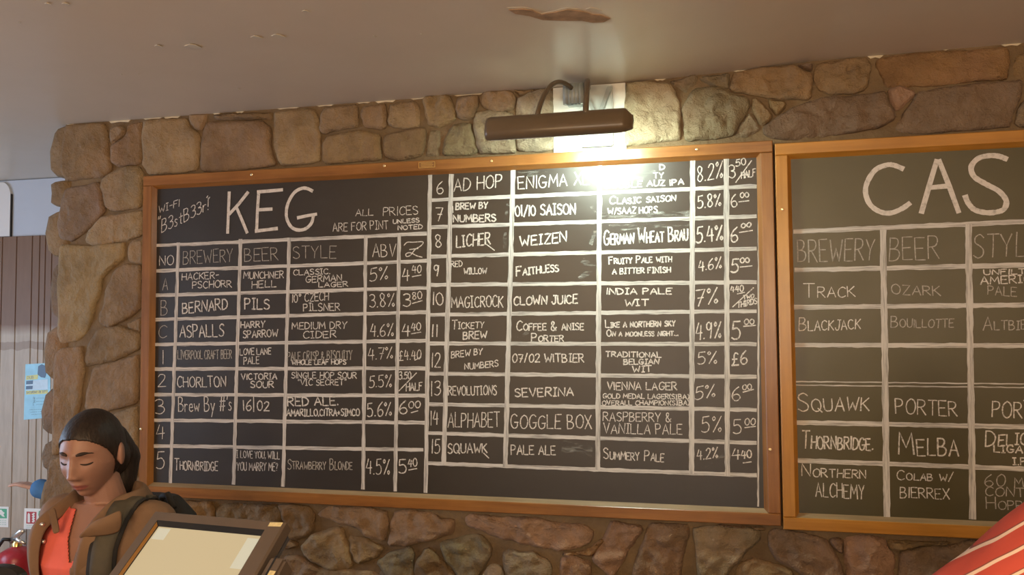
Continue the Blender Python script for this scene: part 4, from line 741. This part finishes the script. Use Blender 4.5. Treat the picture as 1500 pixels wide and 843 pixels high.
# ------------------------------------------------------------------ bar counter and till
bar = empty('bar_counter', (.3, -1.5, 0)); tag(bar, 'dark wooden bar counter below the till, just out of view', 'counter')
MB().box((-1.1, .02, 1.02), (3.0, .36, 1.06), .006).build('worktop', M['counter'], bar); MB().box((-1.05, .06, 0), (2.95, .32, 1.0195)).build('front_panel', M['counter'], bar)
TLp = Vector((-.2614, -1.2053, 1.3977)); uu = Vector((.99447, -.10503, 0)); nh = Vector((-.10503, -.99447, 0)); tau = R(51)
vv_ = -math.cos(tau)*Vector((0, 0, 1)) + math.sin(tau)*nh; nrm = uu.cross(-vv_); 
if nrm.dot(C-TLp) < 0: nrm = -nrm
till = empty('till_terminal', (-.09, -1.28, 1.06)); tag(till, 'taupe touchscreen till with a lit beige screen in front of the woman', 'till')
TT = Matrix.Translation((.09, 1.28, -1.06)) @ Matrix(((uu.x, vv_.x, nrm.x, TLp.x), (uu.y, vv_.y, nrm.y, TLp.y), (uu.z, vv_.z, nrm.z, TLp.z), (0, 0, 0, 1)))
Wt, Ht = .359, .30
# front bezel ring (u right, v down, n out)
x0, x1, y0, y1 = .0, Wt, .0, Ht; bi = (.026, Wt-.040, .026, Ht-.035)
def ring(o, i, zo, zi):
    O = [(o[0], o[2], zo), (o[1], o[2], zo), (o[1], o[3], zo), (o[0], o[3], zo)]; I = [(i[0], i[2], zi), (i[1], i[2], zi), (i[1], i[3], zi), (i[0], i[3], zi)]
    return O+I, [(k, (k+1) % 4, (k+1) % 4+4, k+4) for k in range(4)]
mb = MB(); mb.add(*ring((.004, Wt-.004, .004, Ht-.004), bi, 0, 0)); mb.add(*ring((0, Wt, 0, Ht), (.004, Wt-.004, .004, Ht-.004), -.005, 0)); mb.add(*ring((0, Wt, 0, Ht), (0, Wt, 0, Ht), -.030, -.005))
mb.xf(TT).build('bezel', M['housing'], till)
mb = MB(); b2 = (bi[0]+.004, bi[1]-.003, bi[2]+.009, bi[3]-.003); mb.add(*ring(bi, b2, 0, -.011)); mb.xf(TT).build('inner_bezel', M['bezel'], till)
MB().add([(bi[0]+.0005, bi[2]+.004, -.001), (bi[0]+.0032, bi[2]+.01, -.0085), (bi[0]+.0032, bi[3]-.006, -.0085), (bi[0]+.0005, bi[3]-.004, -.001)], [(0, 1, 2, 3)]).xf(Matrix.Translation((0, 0, 0))).xf(TT).build('amber_reflection', M['orange'], till)  # orange reflection in the bezel slit, put into the strip's colour
scr = MB().add([(b2[0], b2[2], -.0112), (b2[1], b2[2], -.0112), (b2[1], b2[3], -.0112), (b2[0], b2[3], -.0112)], [(0, 1, 2, 3)]).xf(TT).build('screen', M['screen'], till)
def uirect(a0, a1, c0, c1): MB().add([(a0, c0, -.0106), (a1, c0, -.0106), (a1, c1, -.0106), (a0, c1, -.0106)], [(0, 1, 2, 3)]).xf(TT).build('screen_panel', M['ui'], scr)
uirect(b2[0]+.004, b2[0]+.038, b2[2]+.004, b2[2]+.034); uirect(b2[1]-.036, b2[1]-.002, b2[2]+.008, b2[2]+.085)
MB().box((.004, .004, -.055), (Wt-.004, Ht-.004, -.0301), .008).xf(TT).build('housing', M['hside'], till)
MB().box((.05, .05, -.095), (Wt-.05, Ht-.06, -.0551), .012).xf(TT).build('rear_hump', M['hside'], till)
MB().add([(.322, .006, .0006), (.354, .004, .0006), (.354, .015, .0006), (.322, .017, .0006)], [(0, 1, 2, 3)]).xf(TT).build('sticker', M['sticker'], till)
cr_ = MB().box((Wt+.006, .085, -.052), (Wt+.046, .26, -.004), .006).xf(TT).build('card_reader', M['housing'], till)
MB().box((Wt+.020, .084, -.0035), (Wt+.024, .262, -.0028)).xf(TT).build('card_slot', M['bezel'], cr_); MB().box((Wt+.0255, .12, -.0035), (Wt+.040, .14, -.0030)).xf(TT).build('reader_mark', M['sticker'], cr_)
MB().tube([(.0, .02, 0), (.0, .02, .02), (.0, 0, .14), (.0, .015, .20)], [.11, .10, .035, .04], 20).build('stand', M['hside'], till, True)
# round-topped black pump badge at the lower left corner
bp = D(4, 880, 1.60); tap = empty('beer_pump', (bp.x, bp.y, 1.06)); tag(tap, 'black rounded beer pump badge with a small pale mark, bottom left corner', 'beer pump')
bz = D(17, 829, 1.60).z-1.06
P = [(.048*math.cos(R(a)), .022*math.sin(R(a))) for a in range(0, 181, 12)] + [(-.045, -.11), (.045, -.11)]
n = len(P); MB().add([(x, -.010, z+bz-.022) for x, z in P]+[(x, .010, z+bz-.022) for x, z in P], [tuple(range(n))[::-1], tuple(range(n, 2*n))]+[(i, (i+1) % n, (i+1) % n+n, i+n) for i in range(n)]).build('badge', M['black'], tap)
MB().box((-.035, -.0112, bz-.035), (-.012, -.0101, bz-.012)).build('badge_mark', M['label'], tap); MB().tube([(0, 0, 0), (0, 0, bz-.15)], [.03, .016], 16).build('handle', M['chrome'], tap, True)

# ------------------------------------------------------------------ people
def capsule(p0, r0, p1, r1, n=16, sx=1, sy=1):
    p0, p1 = Vector(p0), Vector(p1); d = p1-p0; L = d.length; t = d.normalized(); a = t.orthogonal().normalized()
    if abs(t.z) > .5: a = Vector((1, 0, 0)); a = (a-t*a.dot(t)).normalized()
    b = t.cross(a); V = []; rings = []
    for k in range(1, 5): th = math.pi/2*k/4; rings.append((-r0*math.cos(th), r0*math.sin(th)))
    for k in range(4, 0, -1): th = math.pi/2*k/4; rings.append((L+r1*math.cos(th), r1*math.sin(th)))
    V.append(p0-t*r0)
    for (s, r_) in rings:
        for k in range(n): th = 2*math.pi*k/n; V.append(p0+t*s+a*(r_*math.cos(th)*sx)+b*(r_*math.sin(th)*sy))
    V.append(p1+t*r1); Fc = [(0, 1+(k+1) % n, 1+k) for k in range(n)]
    for i in range(len(rings)-1):
        for k in range(n): q = 1+i*n; Fc.append((q+k, q+(k+1) % n, q+n+(k+1) % n, q+n+k))
    q = 1+(len(rings)-1)*n; Fc += [(q+k, q+(k+1) % n, len(V)-1) for k in range(n)]
    return V, Fc
def loft(secs, n=28):
    V = []; Fc = []
    for (z, cy, rx, ry) in secs:
        for k in range(n):
            t = 2*math.pi*k/n; V.append(Vector((rx*math.copysign(abs(math.cos(t))**.85, math.cos(t)), cy+ry*math.copysign(abs(math.sin(t))**.85, math.sin(t)), z)))
    for i in range(len(secs)-1):
        for k in range(n): Fc.append((i*n+k, i*n+(k+1) % n, (i+1)*n+(k+1) % n, (i+1)*n+k))
    Fc += [tuple(range(n))[::-1], tuple((len(secs)-1)*n+k for k in range(n))]; return V, Fc
def ellipsoid(c, r, rot=None, n=20, m=14):
    V = []; c = Vector(c)
    for i in range(m+1):
        ph = math.pi*i/m
        for k in range(n):
            th = 2*math.pi*k/n; p = Vector((r[0]*math.sin(ph)*math.cos(th), r[1]*math.sin(ph)*math.sin(th), r[2]*math.cos(ph)))
            if rot: p = rot @ p
            V.append(c+p)
    return V, [(i*n+k, i*n+n+k, i*n+n+(k+1) % n, i*n+(k+1) % n) for i in range(m) for k in range(n)]
def blob(name, parts, voxel, mat, parent, smooth=2, fac=.5):
    mb = MB()
    for p in parts: mb.add(*p)
    me = bpy.data.meshes.new('tmp'); me.from_pydata([tuple(q) for q in mb.v], [], mb.f); ob = bpy.data.objects.new('tmp', me); col.objects.link(ob)
    m = ob.modifiers.new('r', 'REMESH'); m.mode = 'VOXEL'; m.voxel_size = voxel; m.use_smooth_shade = True
    s = ob.modifiers.new('s', 'SMOOTH'); s.iterations = smooth; s.factor = fac
    dg = bpy.context.evaluated_depsgraph_get(); me2 = bpy.data.meshes.new_from_object(ob.evaluated_get(dg)); bpy.data.objects.remove(ob); me2.name = name
    return fin(name, me2, mat, parent, True)
def headgrid(nt=120, npn=100):
    V = []
    for j in range(npn+1):
        ph = -math.pi/2+math.pi*j/npn
        for i in range(nt):
            th = 2*math.pi*i/nt; cp = max(math.cos(ph), 0)
            if ph < 0: cp = cp**.72
            x, y, z = math.sin(th)*cp, -math.cos(th)*cp, math.sin(ph)
            X = .073*x; Y = (.093 if y < 0 else .100)*y; Z = (.118 if z < 0 else .112)*z
            if Z < -.015:
                t = (-Z-.015)/.103; X *= 1-.42*t**1.25
                Y = Y*(1-.55*t) if y > 0 else Y*(1-.10*t)
            if y < 0:
                fr = min(1, max(0, -y*2.2)); ax = abs(X); E_ = lambda a, s: math.exp(-(a/s)**2)
                tt = (Z-.012)/-.054; nz_ = 0
                if 0 <= tt <= 1: nz_ = .22+.78*tt**1.3
                elif tt > 1: nz_ = max(0, 1-(tt-1)*4.2)
                elif tt < 0: nz_ = .22*math.exp(-(tt*3)**2)
                dY = .027*nz_*E_(X, .0095+.004*max(0, min(1, tt))) + .010*E_(ax-.013, .006)*E_(Z+.044, .008)
                dY += -.011*E_(ax-.031, .017)*E_(Z-.000, .014) + .0065*E_(ax-.031, .012)*E_(Z+.002, .0085) + .005*E_(ax-.028, .022)*E_(Z-.021, .008)
                dY += .009*E_(X, .024)*E_(Z+.073, .013) + .004*E_(X, .018)*E_(Z+.080, .004) + .003*E_(X, .020)*E_(Z+.067, .004) - .006*E_(X, .023)*E_(Z+.0735, .0022) + .009*E_(X, .020)*E_(Z+.104, .013) - .004*E_(X, .02)*E_(Z+.090, .005) + .005*E_(ax-.042, .02)*E_(Z+.035, .022)
                Y -= dY*fr
            V.append(Vector((X, Y, Z)))
    return V, [(j*nt+i, j*nt+(i+1) % nt, (j+1)*nt+(i+1) % nt, (j+1)*nt+i) for j in range(npn) for i in range(nt)]
HV, HF = headgrid()
def fsurf(X, Z):
    b = min((v for v in HV if v.y < -.01), key=lambda v: (v.x-X)**2+(v.z-Z)**2); return Vector((X, b.y, Z))
def hand(wrist, dirv, palmn, s=1.0, curl=.5):
    dirv = Vector(dirv).normalized(); palmn = Vector(palmn); palmn = (palmn-dirv*palmn.dot(dirv)).normalized(); side = dirv.cross(palmn); w_ = Vector(wrist); P = []
    pc = w_+dirv*.045*s
    for k in range(4): P.append(capsule(w_+dirv*.012*s+side*(k-1.5)*.011*s, .013*s, w_+dirv*.078*s+side*(k-1.5)*.018*s, .0115*s, 10))
    for k, L in enumerate((.066, .076, .072, .056)):
        b = w_+dirv*.082*s+side*(k-1.5)*.0195*s; p = b; dd = dirv.copy(); seg = [.45, .32, .23]
        for j in range(3):
            a = curl*(.35+.35*j); dd = (dirv*math.cos(a)+palmn*math.sin(a)).normalized(); q = p+dd*L*seg[j]*s; P.append(capsule(p, (.0088-.0008*j)*s, q, (.0082-.0009*j)*s, 8)); p = q
    t0 = w_+dirv*.022*s-side*.028*s; t1 = t0+(dirv*.6-side*.7+palmn*.25).normalized()*.042*s; t2 = t1+(dirv*.9-side*.25+palmn*.3).normalized()*.034*s
    P += [capsule(t0, .013*s, t1, .0105*s, 8), capsule(t1, .0100*s, t2, .0085*s, 8)]
    return P
def person(name, label, loc, rz, cfg):
    """body in local axes: feet at the origin, facing -Y"""
    root = empty(name, loc, rz); tag(root, label, 'person'); k = cfg.get('k', 1); tor = cfg['torso']; arms = cfg['arms']; hc = Vector(cfg['head']); hr = Matrix.Rotation(cfg.get('hyaw', 0), 3, 'Z') @ Matrix.Rotation(cfg.get('hpitch', 0), 3, 'X') @ Matrix.Rotation(cfg.get('hroll', 0), 3, 'Y')
    parts = [loft(tor), ([hc+hr @ v*cfg.get('hs', 1) for v in HV], HF)]
    nb = Vector(cfg['neck']); parts.append(capsule(nb, .056*k, hc+hr @ Vector((0, .022, -.055)), .050*k, 20))
    for sg in (-1, 1):
        parts.append(ellipsoid(hc+hr @ Vector((sg*.076, .012, -.006)), (.009, .018, .031), hr @ Matrix.Rotation(sg*.35, 3, 'Z') @ Matrix.Rotation(-.15, 3, 'X')))
    for (s, e, wq, hn) in arms:
        parts += [capsule(s, .050*k, e, .038*k), capsule(e, .038*k, wq, .026*k)]; parts += hand(wq, Vector(wq)-Vector(e), hn, k, .6)
    for sg in (-1, 1):
        hip = (sg*.085*k, 0, tor[0][0]+.04); kn = (sg*.09*k, -.02, tor[0][0]*.54); an = (sg*.09*k, .02, .08); parts += [capsule(hip, .078*k, kn, .052*k), capsule(kn, .052*k, an, .036*k), capsule((sg*.09*k, .0, .045), .036, (sg*.095*k, -.13, .035), .028)]
    body = blob('body', parts, cfg.get('vox', .0032), cfg['skin'], root, 1, .4)
    leg = []
    for sg in (-1, 1): leg += [capsule((sg*.085*k, 0, tor[0][0]+.04), .094*k, (sg*.09*k, -.02, tor[0][0]*.54), .068*k), capsule((sg*.09*k, -.02, tor[0][0]*.54), .068*k, (sg*.09*k, .02, .13), .060*k)]
    leg.append(loft([(z, cy, rx+.012, ry+.012) for z, cy, rx, ry in tor[:3]])); blob('trousers', leg, .012, M['denim'], root, 2)
    for sg in (-1, 1): blob('shoe', [capsule((sg*.09*k, .035, .045), .044, (sg*.095*k, -.15, .040), .038), ellipsoid((sg*.09*k, .02, .07), (.045, .05, .05))], .010, M['shoe'], root, 2)
    inv = hr.inverted()
    body.data.materials.append(cfg.get('lips', M['lips']))
    for p in body.data.polygons:
        q = inv @ (p.center-hc); q = q/cfg.get('hs', 1)
        if q.y < -.06 and abs(q.x) < .024:
            a = 1-(abs(q.x)/.024)**2
            if -.0735-.0095*a**.6 < q.z < -.0735+.0080*a**.6: p.material_index = 1
    def H2(v): return hc+hr @ (Vector(v)*cfg.get('hs', 1))
    for sg in (-1, 1):
        pts = []; rs = []
        for j in range(9):
            t = j/8; X = sg*(.013+.036*t); Z = .020+.006*math.sin(t*2.4)-.004*t; s = fsurf(X, Z); pts.append(H2(s+Vector((0, -.0005, 0)))); rs.append(.0014+.0032*math.sin(math.pi*min(1, t*1.1+.15)) if t < .95 else .0008)
        MB().tube(pts, rs, 8).build('eyebrow', M['brow'], root, True)
        pts = []
        for j in range(9):
            t = j/8; X = sg*(.018+.027*t); Z = -.0055-.0035*math.sin(math.pi*t); s = fsurf(X, Z); pts.append(H2(s+Vector((0, -.0004, 0))))
        MB().tube(pts, [.0010, .0018, .0023, .0026, .0027, .0027, .0026, .0024, .0014], 8).build('eyelashes', M['brow'], root, True)
    return root, body, H2
def cloth(name, parts, vox, mat, root, keep, thick=.004, smooth=3, wr=0):
    o = blob(name, parts, vox, mat, root, smooth); bm = bmesh.new(); bm.from_mesh(o.data)
    bmesh.ops.delete(bm, geom=[f_ for f_ in bm.faces if not keep(f_.calc_center_median())], context='FACES')
    if wr:
        bm.normal_update()
        for v_ in bm.verts: v_.co += v_.normal*(noise.noise(Vector((v_.co.x*9, v_.co.y*9, v_.co.z*5)))*wr + noise.noise(Vector((v_.co.x*20+v_.co.z*8, v_.co.y*16, v_.co.z*12)))*wr*.6)
    bm.to_mesh(o.data); bm.free(); m = o.modifiers.new('s', 'SOLIDIFY'); m.thickness = thick; m.offset = 0; return o

# woman at the till
HP = R(9); HY = R(14)
WLOC = (-.628, -.930, 0); WRZ = R(-4)
hc_w = (-.006, -.042, 1.486)
tor = [(.80, .0, .165, .115), (.90, .0, .170, .118), (1.02, 0, .140, .098), (1.12, -.004, .146, .104), (1.20, -.012, .160, .118), (1.27, -.004, .165, .100), (1.315, .004, .150, .074), (1.345, .010, .095, .058)]
armsW = [(((-.138, .005, 1.288)), (-.172, .02, 1.04), (-.185, -.05, .84), (1, 0, 0)), ((.155, .005, 1.290), (.195, .02, 1.04), (.20, -.05, .84), (-1, 0, 0))]
wroot, wbody, WH = person('person', 'woman in a brown jacket over a coral top looking down behind the till', WLOC, WRZ, dict(torso=tor, arms=armsW, head=hc_w, neck=(0, .012, 1.335), hpitch=HP, hyaw=HY, hroll=R(0), skin=M['skin'], k=.95, hs=.97))
HC = Vector(hc_w); HR = Matrix.Rotation(HY, 3, 'Z') @ Matrix.Rotation(HP, 3, 'X')
def hq(p): return HC+HR @ Vector(p)
def infl(secs, d, dz=0): return [(z, cy, rx+d, ry+d) for z, cy, rx, ry in secs]
hr_ = blob('hair', [ellipsoid(hq((0, .008, .014)), (.0762, .0985, .1035), HR, 48, 36), ellipsoid(hq((0, .055, -.03)), (.070, .062, .062), HR, 32, 24),
              capsule(hq((0, .085, .01)), .052, hq((.012, .125, -.055)), .050, 20), capsule(hq((.012, .125, -.055)), .050, hq((.018, .100, -.125)), .040, 20), capsule(hq((.018, .100, -.125)), .040, hq((.02, .085, -.165)), .030, 20)], .0032, M['hair'], wroot, 3)
bm = bmesh.new(); bm.from_mesh(hr_.data); HI = HR.inverted()
def hairdel(c):
    q = HI @ (c-HC); th = math.degrees(math.atan2(abs(q.x), -q.y))
    lim = np.interp(th, [0, 25, 45, 62, 74, 84, 92, 96], [.058, .053, .038, .018, -.004, -.030, -.06, -.3]); return q.z < lim
bmesh.ops.delete(bm, geom=[f_ for f_ in bm.faces if hairdel(f_.calc_center_median())], context='FACES')
be = {v_ for e_ in bm.edges if e_.is_boundary for v_ in e_.verts}
for it in range(4): bmesh.ops.smooth_vert(bm, verts=list(be), factor=.5, use_axis_x=True, use_axis_y=True, use_axis_z=True)
for v_ in be: v_.co += (HC-v_.co).normalized()*.003
bm.to_mesh(hr_.data); bm.free()
wsh = cloth('shirt', [loft(infl(tor, .007)), capsule((-.13, .003, 1.288), .052, (.13, .003, 1.288), .052)], .0035, M['coral'], wroot,
            lambda c: c.z > .88 and not (c.z > 1.215 and c.y < .03 and abs(c.x-.018) < (c.z-1.215)*.44+.004) and not (c.z > 1.335 and abs(c.x) < .07), .002, 3, .003)
jk = [loft(infl(tor[0:1], .03)+infl(tor[1:], .020)), capsule((-.145, .006, 1.295), .062, (.145, .006, 1.295), .062)]
for (s, e, wq, hn) in armsW: jk += [capsule(s, .066, e, .055), capsule(e, .055, Vector(wq)*1+(Vector(e)-Vector(wq))*.12, .044)]
def jkeep(c):
    if c.z < .74: return False
    if c.z > 1.32 and abs(c.x) < .078: return False
    w_ = .050+max(0, c.z-1.10)*.13
    if c.y < -.03 and abs(c.x+.028) < w_ and abs(c.x) < .13: return False
    return True
wj = cloth('jacket', jk, .0045, M['jacket'], wroot, jkeep, .004, 3, .007)
# collar and lapels: one folded strip along the opening
path = []
for t in range(9): z = 1.06+.24*t/8; path.append((Vector((-(.078+max(0, z-1.10)*.06), -.134+abs(z-1.2)*.10+max(0, z-1.26)*.5, z)), Vector((-1, .15, .1))))
for t in range(13):
    a = R(-130+260*t/12); path.append((Vector((.080*math.sin(a)*1.0, .012+.070*math.cos(a), 1.322+.026*math.cos(a*.5))), Vector((math.sin(a), math.cos(a)*.9, .0))))
for t in range(9): z = 1.30-.24*t/8; path.append((Vector(((.024+max(0, z-1.10)*.15), -.138+abs(z-1.2)*.10+max(0, z-1.26)*.5, z)), Vector((1, .15, .1))))
V = []; Fc = []; m = 5
for i, (p, o_) in enumerate(path):
    o_ = o_.normalized(); mid = 9 <= i <= 21; e = 1-abs(i-15)/15
    hgt = (.040 if mid else .006+.022*max(0, e)*1.3); wd = .046 if mid else (.052*min(1, max(.12, e*2.0)))
    F0 = Vector((0, -.012, 0)) if not mid else Vector((0, 0, 0))
    pr = [p, p+o_*.010+Vector((0, 0, hgt*.7))+F0*.8, p+o_*.018+Vector((0, 0, hgt))+F0, p+o_*(wd*.6)+Vector((0, 0, hgt*.5))+F0, p+o_*wd+Vector((0, 0, -.006 if mid else -.010))+F0*.2]
    V += pr
for i in range(len(path)-1):
    for j in range(m-1): Fc.append((i*m+j, i*m+j+1, (i+1)*m+j+1, (i+1)*m+j))
co = mobj('collar', V, Fc, M['jacket'], wroot, True); md = co.modifiers.new('s', 'SUBSURF'); md.levels = md.render_levels = 2; md = co.modifiers.new('t', 'SOLIDIFY'); md.thickness = .004
# pocket flap, shoulder tab and studs
def bvh(o): return BVHTree.FromPolygons([v_.co.copy() for v_ in o.data.vertices], [tuple(p.vertices) for p in o.data.polygons])
BJ = bvh(wj)
def onj(p, off):
    q = BJ.find_nearest(Vector(p)); n_ = q[1]
    if n_.dot(q[0]-Vector((0, 0, q[0].z))) < 0: n_ = -n_
    return q[0]+n_*off, n_
def patch(name, pts, width, off, mat, parent, up_=(0, 0, 1), th=.003, n=10):
    V = []; P_ = [Vector(p) for p in pts]; S = []
    for i in range(len(P_)-1):
        for k in range(n): S.append(P_[i].lerp(P_[i+1], k/n))
    S.append(P_[-1]); pn = [onj(s, off) for s in S]
    Q = [a for a, b in pn]
    for it in range(3): Q = [Q[0]]+[(Q[i-1]+Q[i]*2+Q[i+1])/4 for i in range(1, len(Q)-1)]+[Q[-1]]
    for i, q in enumerate(Q):
        t = (Q[min(i+1, len(Q)-1)]-Q[max(i-1, 0)]).normalized(); s = t.cross(pn[i][1]).normalized()
        for w_ in (-.5, -.2, .2, .5): V.append(q+s*w_*width+pn[i][1]*(.001 if abs(w_) < .3 else 0))
    Fc = [(i*4+j, i*4+j+1, i*4+j+5, i*4+j+4) for i in range(len(Q)-1) for j in range(3)]
    o = mobj(name, V, Fc, mat, parent, True); md = o.modifiers.new('t', 'SOLIDIFY'); md.thickness = th; md.offset = 0; return o
patch('pocket_flap', [(.075, -.14, 1.155), (.15, -.12, 1.155)], .045, .006, M['jacket'], wroot)
WI = (Matrix.Translation(WLOC) @ Matrix.Rotation(WRZ, 4, 'Z')).inverted()
def ray(px, py, off=0, dflt=2.10):
    o_ = WI @ C; d_ = (WI.to_3x3() @ (D(px, py, 1)-C)).normalized(); h_ = BJ.ray_cast(o_, d_)
    t_ = h_[3] if h_[0] is not None and abs(h_[3]-dflt) < .18 else dflt*(D(px, py, 1)-C).length
    return o_+d_*(t_-off)
def sheet(name, rows, mat, parent, th=.003, sub=2):
    m_ = len(rows[0]); V = [p for r_ in rows for p in r_]; Fc = [(a*m_+b, a*m_+b+1, (a+1)*m_+b+1, (a+1)*m_+b) for a in range(len(rows)-1) for b in range(m_-1)]
    o = mobj(name, V, Fc, mat, parent, True); md = o.modifiers.new('s', 'SUBSURF'); md.levels = md.render_levels = sub; md = o.modifiers.new('t', 'SOLIDIFY'); md.thickness = th; md.offset = 0; return o
# turned-back lapel with its open fold, epaulette and studs
LR = [[(131, 769, .022), (143, 762, .026), (156, 757, .026), (168, 752, .020), (177, 747, .010)],
      [(126, 775, .028), (141, 769, .034), (155, 765, .034), (168, 761, .028), (178, 757, .014)],
      [(119, 782, .024), (137, 778, .030), (153, 775, .030), (168, 772, .024), (178, 768, .012)],
      [(113, 789, .012), (131, 786, .014), (149, 785, .014), (165, 783, .012), (175, 779, .006)]]
sheet('lapel', [[ray(a, b, c, 2.12) for a, b, c in r_] for r_ in LR], M['jacket'], wroot, .004)
sheet('epaulette', [[ray(71+k*1.9+(q*9), 747+k*9-q*3, .010, 2.16) for q in (0, .5, 1)] for k in range(5)], M['jacket'], wroot, .004)
for q in [(62, 769), (60.5, 783), (63.5, 794)]:
    p = ray(*q, .006, 2.18); MB().add(*ellipsoid(p, (.0062, .0062, .0062), None, 12, 8)).build('stud', M['chrome'], wroot, True)
bag = empty('backpack', (WLOC[0], WLOC[1], 1.0), WRZ); tag(bag, 'olive and black backpack worn on the shoulder of the woman in the brown jacket', 'backpack')
Tb = Matrix.Translation((0, 0, -1.0))
for nm, wd, of, mt in (('strap_edging', .070, .010, 'blackf'), ('strap', .052, .014, 'strap')):
    o = patch(nm, [(.10, .14, 1.22), (.103, .09, 1.32), (.105, .02, 1.40), (.112, -.06, 1.36), (.122, -.14, 1.26), (.135, -.16, 1.12), (.16, -.10, .98)], wd, of, M[mt], bag, th=.005); o.data.transform(Tb)
o = blob('bag', [loft([(.86, .205, .13, .05), (.90, .21, .15, .07), (1.10, .215, .155, .078), (1.27, .20, .135, .06), (1.33, .185, .09, .035)])], .010, M['blackf'], bag, 3); o.data.transform(Tb)
o = MB().tube([(.05, .15, 1.30), (.07, .145, 1.335), (.10, .13, 1.345), (.13, .12, 1.31)], .009, 8).build('grab_loop', M['blackf'], bag, True); o.data.transform(Tb)

# man in the striped shirt, back to the camera
S_ = D(1596, 795, 1.06); E_ = D(1395, 950, 1.02); loc = Vector((S_.x+.20, S_.y+.0, 0))
def lcl(p): p = Vector(p)-loc; return Vector((-p.x, -p.y, p.z))       # root turned by 180 degrees
sh = lcl(S_); el = lcl(E_); wrL = el+Vector((-.08, -.20, -.03)); zs = sh.z
tor2 = [(.88, 0, .17, .12), (.98, 0, .165, .12), (1.10, 0, .165, .115), (1.22, 0, .18, .12), (zs-.10, .005, .20, .125), (zs-.03, .01, .19, .10), (zs+.03, .015, .11, .075)]
mroot, mbody, MH = person('person', 'man in a red shirt with thin white stripes, shoulder in the lower right corner', tuple(loc), R(180), dict(torso=tor2, arms=[(tuple(sh), tuple(el), tuple(wrL), (0, 0, -1)), ((-.2, 0, zs), (-.26, 0, zs-.30), (-.22, -.2, zs-.36), (0, 0, -1))], head=(-.02, -.02, zs+.225), neck=(0, .02, zs+.02), hpitch=R(8), skin=M['skin2'], k=1.1, vox=.005))
blob('hair', [ellipsoid((-.02, -.002, zs+.248), (.084, .102, .104), None, 40, 30)], .006, M['hair'], mroot, 3)
ax = (el-sh).normalized()
def mat_stripes():
    t = NT('red_striped_cotton'); tc = t.n('ShaderNodeTexCoord'); v = t.coord((1, 1, 1)); n_ = t.noise(v, 5, 3)
    # stripes run along the sleeve: planes that contain the arm axis direction
    pn = ax.cross(Vector((0, 1, 0))).normalized(); pn = (pn*(1 if pn.z > 0 else -1) - Vector((0, .30, 0))).normalized()
    d = t.n('ShaderNodeVectorMath', operation='DOT_PRODUCT'); t.l(tc.outputs['Object'], d.inputs[0]); d.inputs[1].default_value = tuple(pn)
    a = t.n('ShaderNodeMath', operation='MULTIPLY_ADD'); t.l(n_, a.inputs[0]); a.inputs[1].default_value = .016; t.l(d.outputs['Value'], a.inputs[2])
    m1 = t.n('ShaderNodeMath', operation='MULTIPLY'); t.l(a.outputs[0], m1.inputs[0]); m1.inputs[1].default_value = 1/.021
    fr = t.n('ShaderNodeMath', operation='FRACT'); t.l(m1.outputs[0], fr.inputs[0])
    c = t.ramp(fr.outputs[0], [(0, (.74, .58, .46)), (.15, (.74, .58, .46)), (.17, (.22, .06, .045)), (.21, (.22, .06, .045)), (.23, (.47, .068, .045))])
    c = c; t.t.nodes[-1]; t.col(c); t.b.inputs['Roughness'].default_value = .8; t.bump(t.noise(v, 14, 3), .3, .01); return t.m
ms = mat_stripes()
cloth('shirt', [loft(infl(tor2, .02)), capsule((-.19, 0, zs-.0), .078, (.19, 0, zs-.0), .078), capsule(tuple(sh), .082, tuple(el), .072), capsule(tuple(el), .072, tuple(el.lerp(wrL, .35)), .060), capsule((-.2, 0, zs), .082, (-.255, 0, zs-.26), .07)], .008, ms, mroot, lambda c: c.z > .86 and not (c.z > zs+.045 and abs(c.x) < .08), .003, 3, .010)

# passer-by behind the stone wall, reaching out to the left with a blue sleeve
hz = U(40, 712, .62); hx0 = U(24, 706, .62).x
px_, py_ = -1.86, .62
tor3 = [(.84, 0, .15, .10), (.94, 0, .15, .10), (1.06, 0, .145, .10), (1.18, 0, .155, .105), (1.34, .005, .165, .10), (1.42, .01, .15, .08), (1.46, .015, .09, .06)]
# root faces -X: local -Y -> world -X  (rz = -90)
def l3(x, y, z): dx, dy = x-px_, y-py_; return Vector((-dy, dx, z))
wrist = l3(hx0+.15, .60, hz.z-.005); elb = l3(hx0+.40, .66, hz.z-.075)
proot, pb, PH = person('person', 'passer-by hidden behind the stone wall, only a hand and blue sleeve showing', (px_, py_, 0), R(-90), dict(torso=tor3, arms=[((-.14, 0, 1.38), tuple(l3(-1.80, .78, 1.12)), tuple(l3(-1.98, .72, 1.0)), (0, 0, -1)), ((.14, 0, 1.38), tuple(elb), tuple(wrist), (0, 0, -1))], head=(0, -.015, 1.62), neck=(0, .01, 1.45), skin=M['skin2'], k=.95, vox=.006))
blob('hair', [ellipsoid((0, .004, 1.645), (.080, .100, .104), None, 32, 24)], .008, M['hair'], proot, 3)
cloth('pullover', [loft(infl(tor3, .015)), capsule((-.14, 0, 1.38), .062, (.14, 0, 1.38), .062), capsule((-.14, 0, 1.38), .062, tuple(l3(-1.80, .78, 1.12)), .052), capsule(tuple(l3(-1.80, .78, 1.12)), .052, tuple(l3(-1.97, .72, 1.01)), .042),
      capsule((.14, 0, 1.38), .062, tuple(elb), .054), capsule(tuple(elb), .054, tuple(elb.lerp(wrist, .95)), .050)], .010, M['blue'], proot, lambda c: c.z > .86, .003, 2, .006)
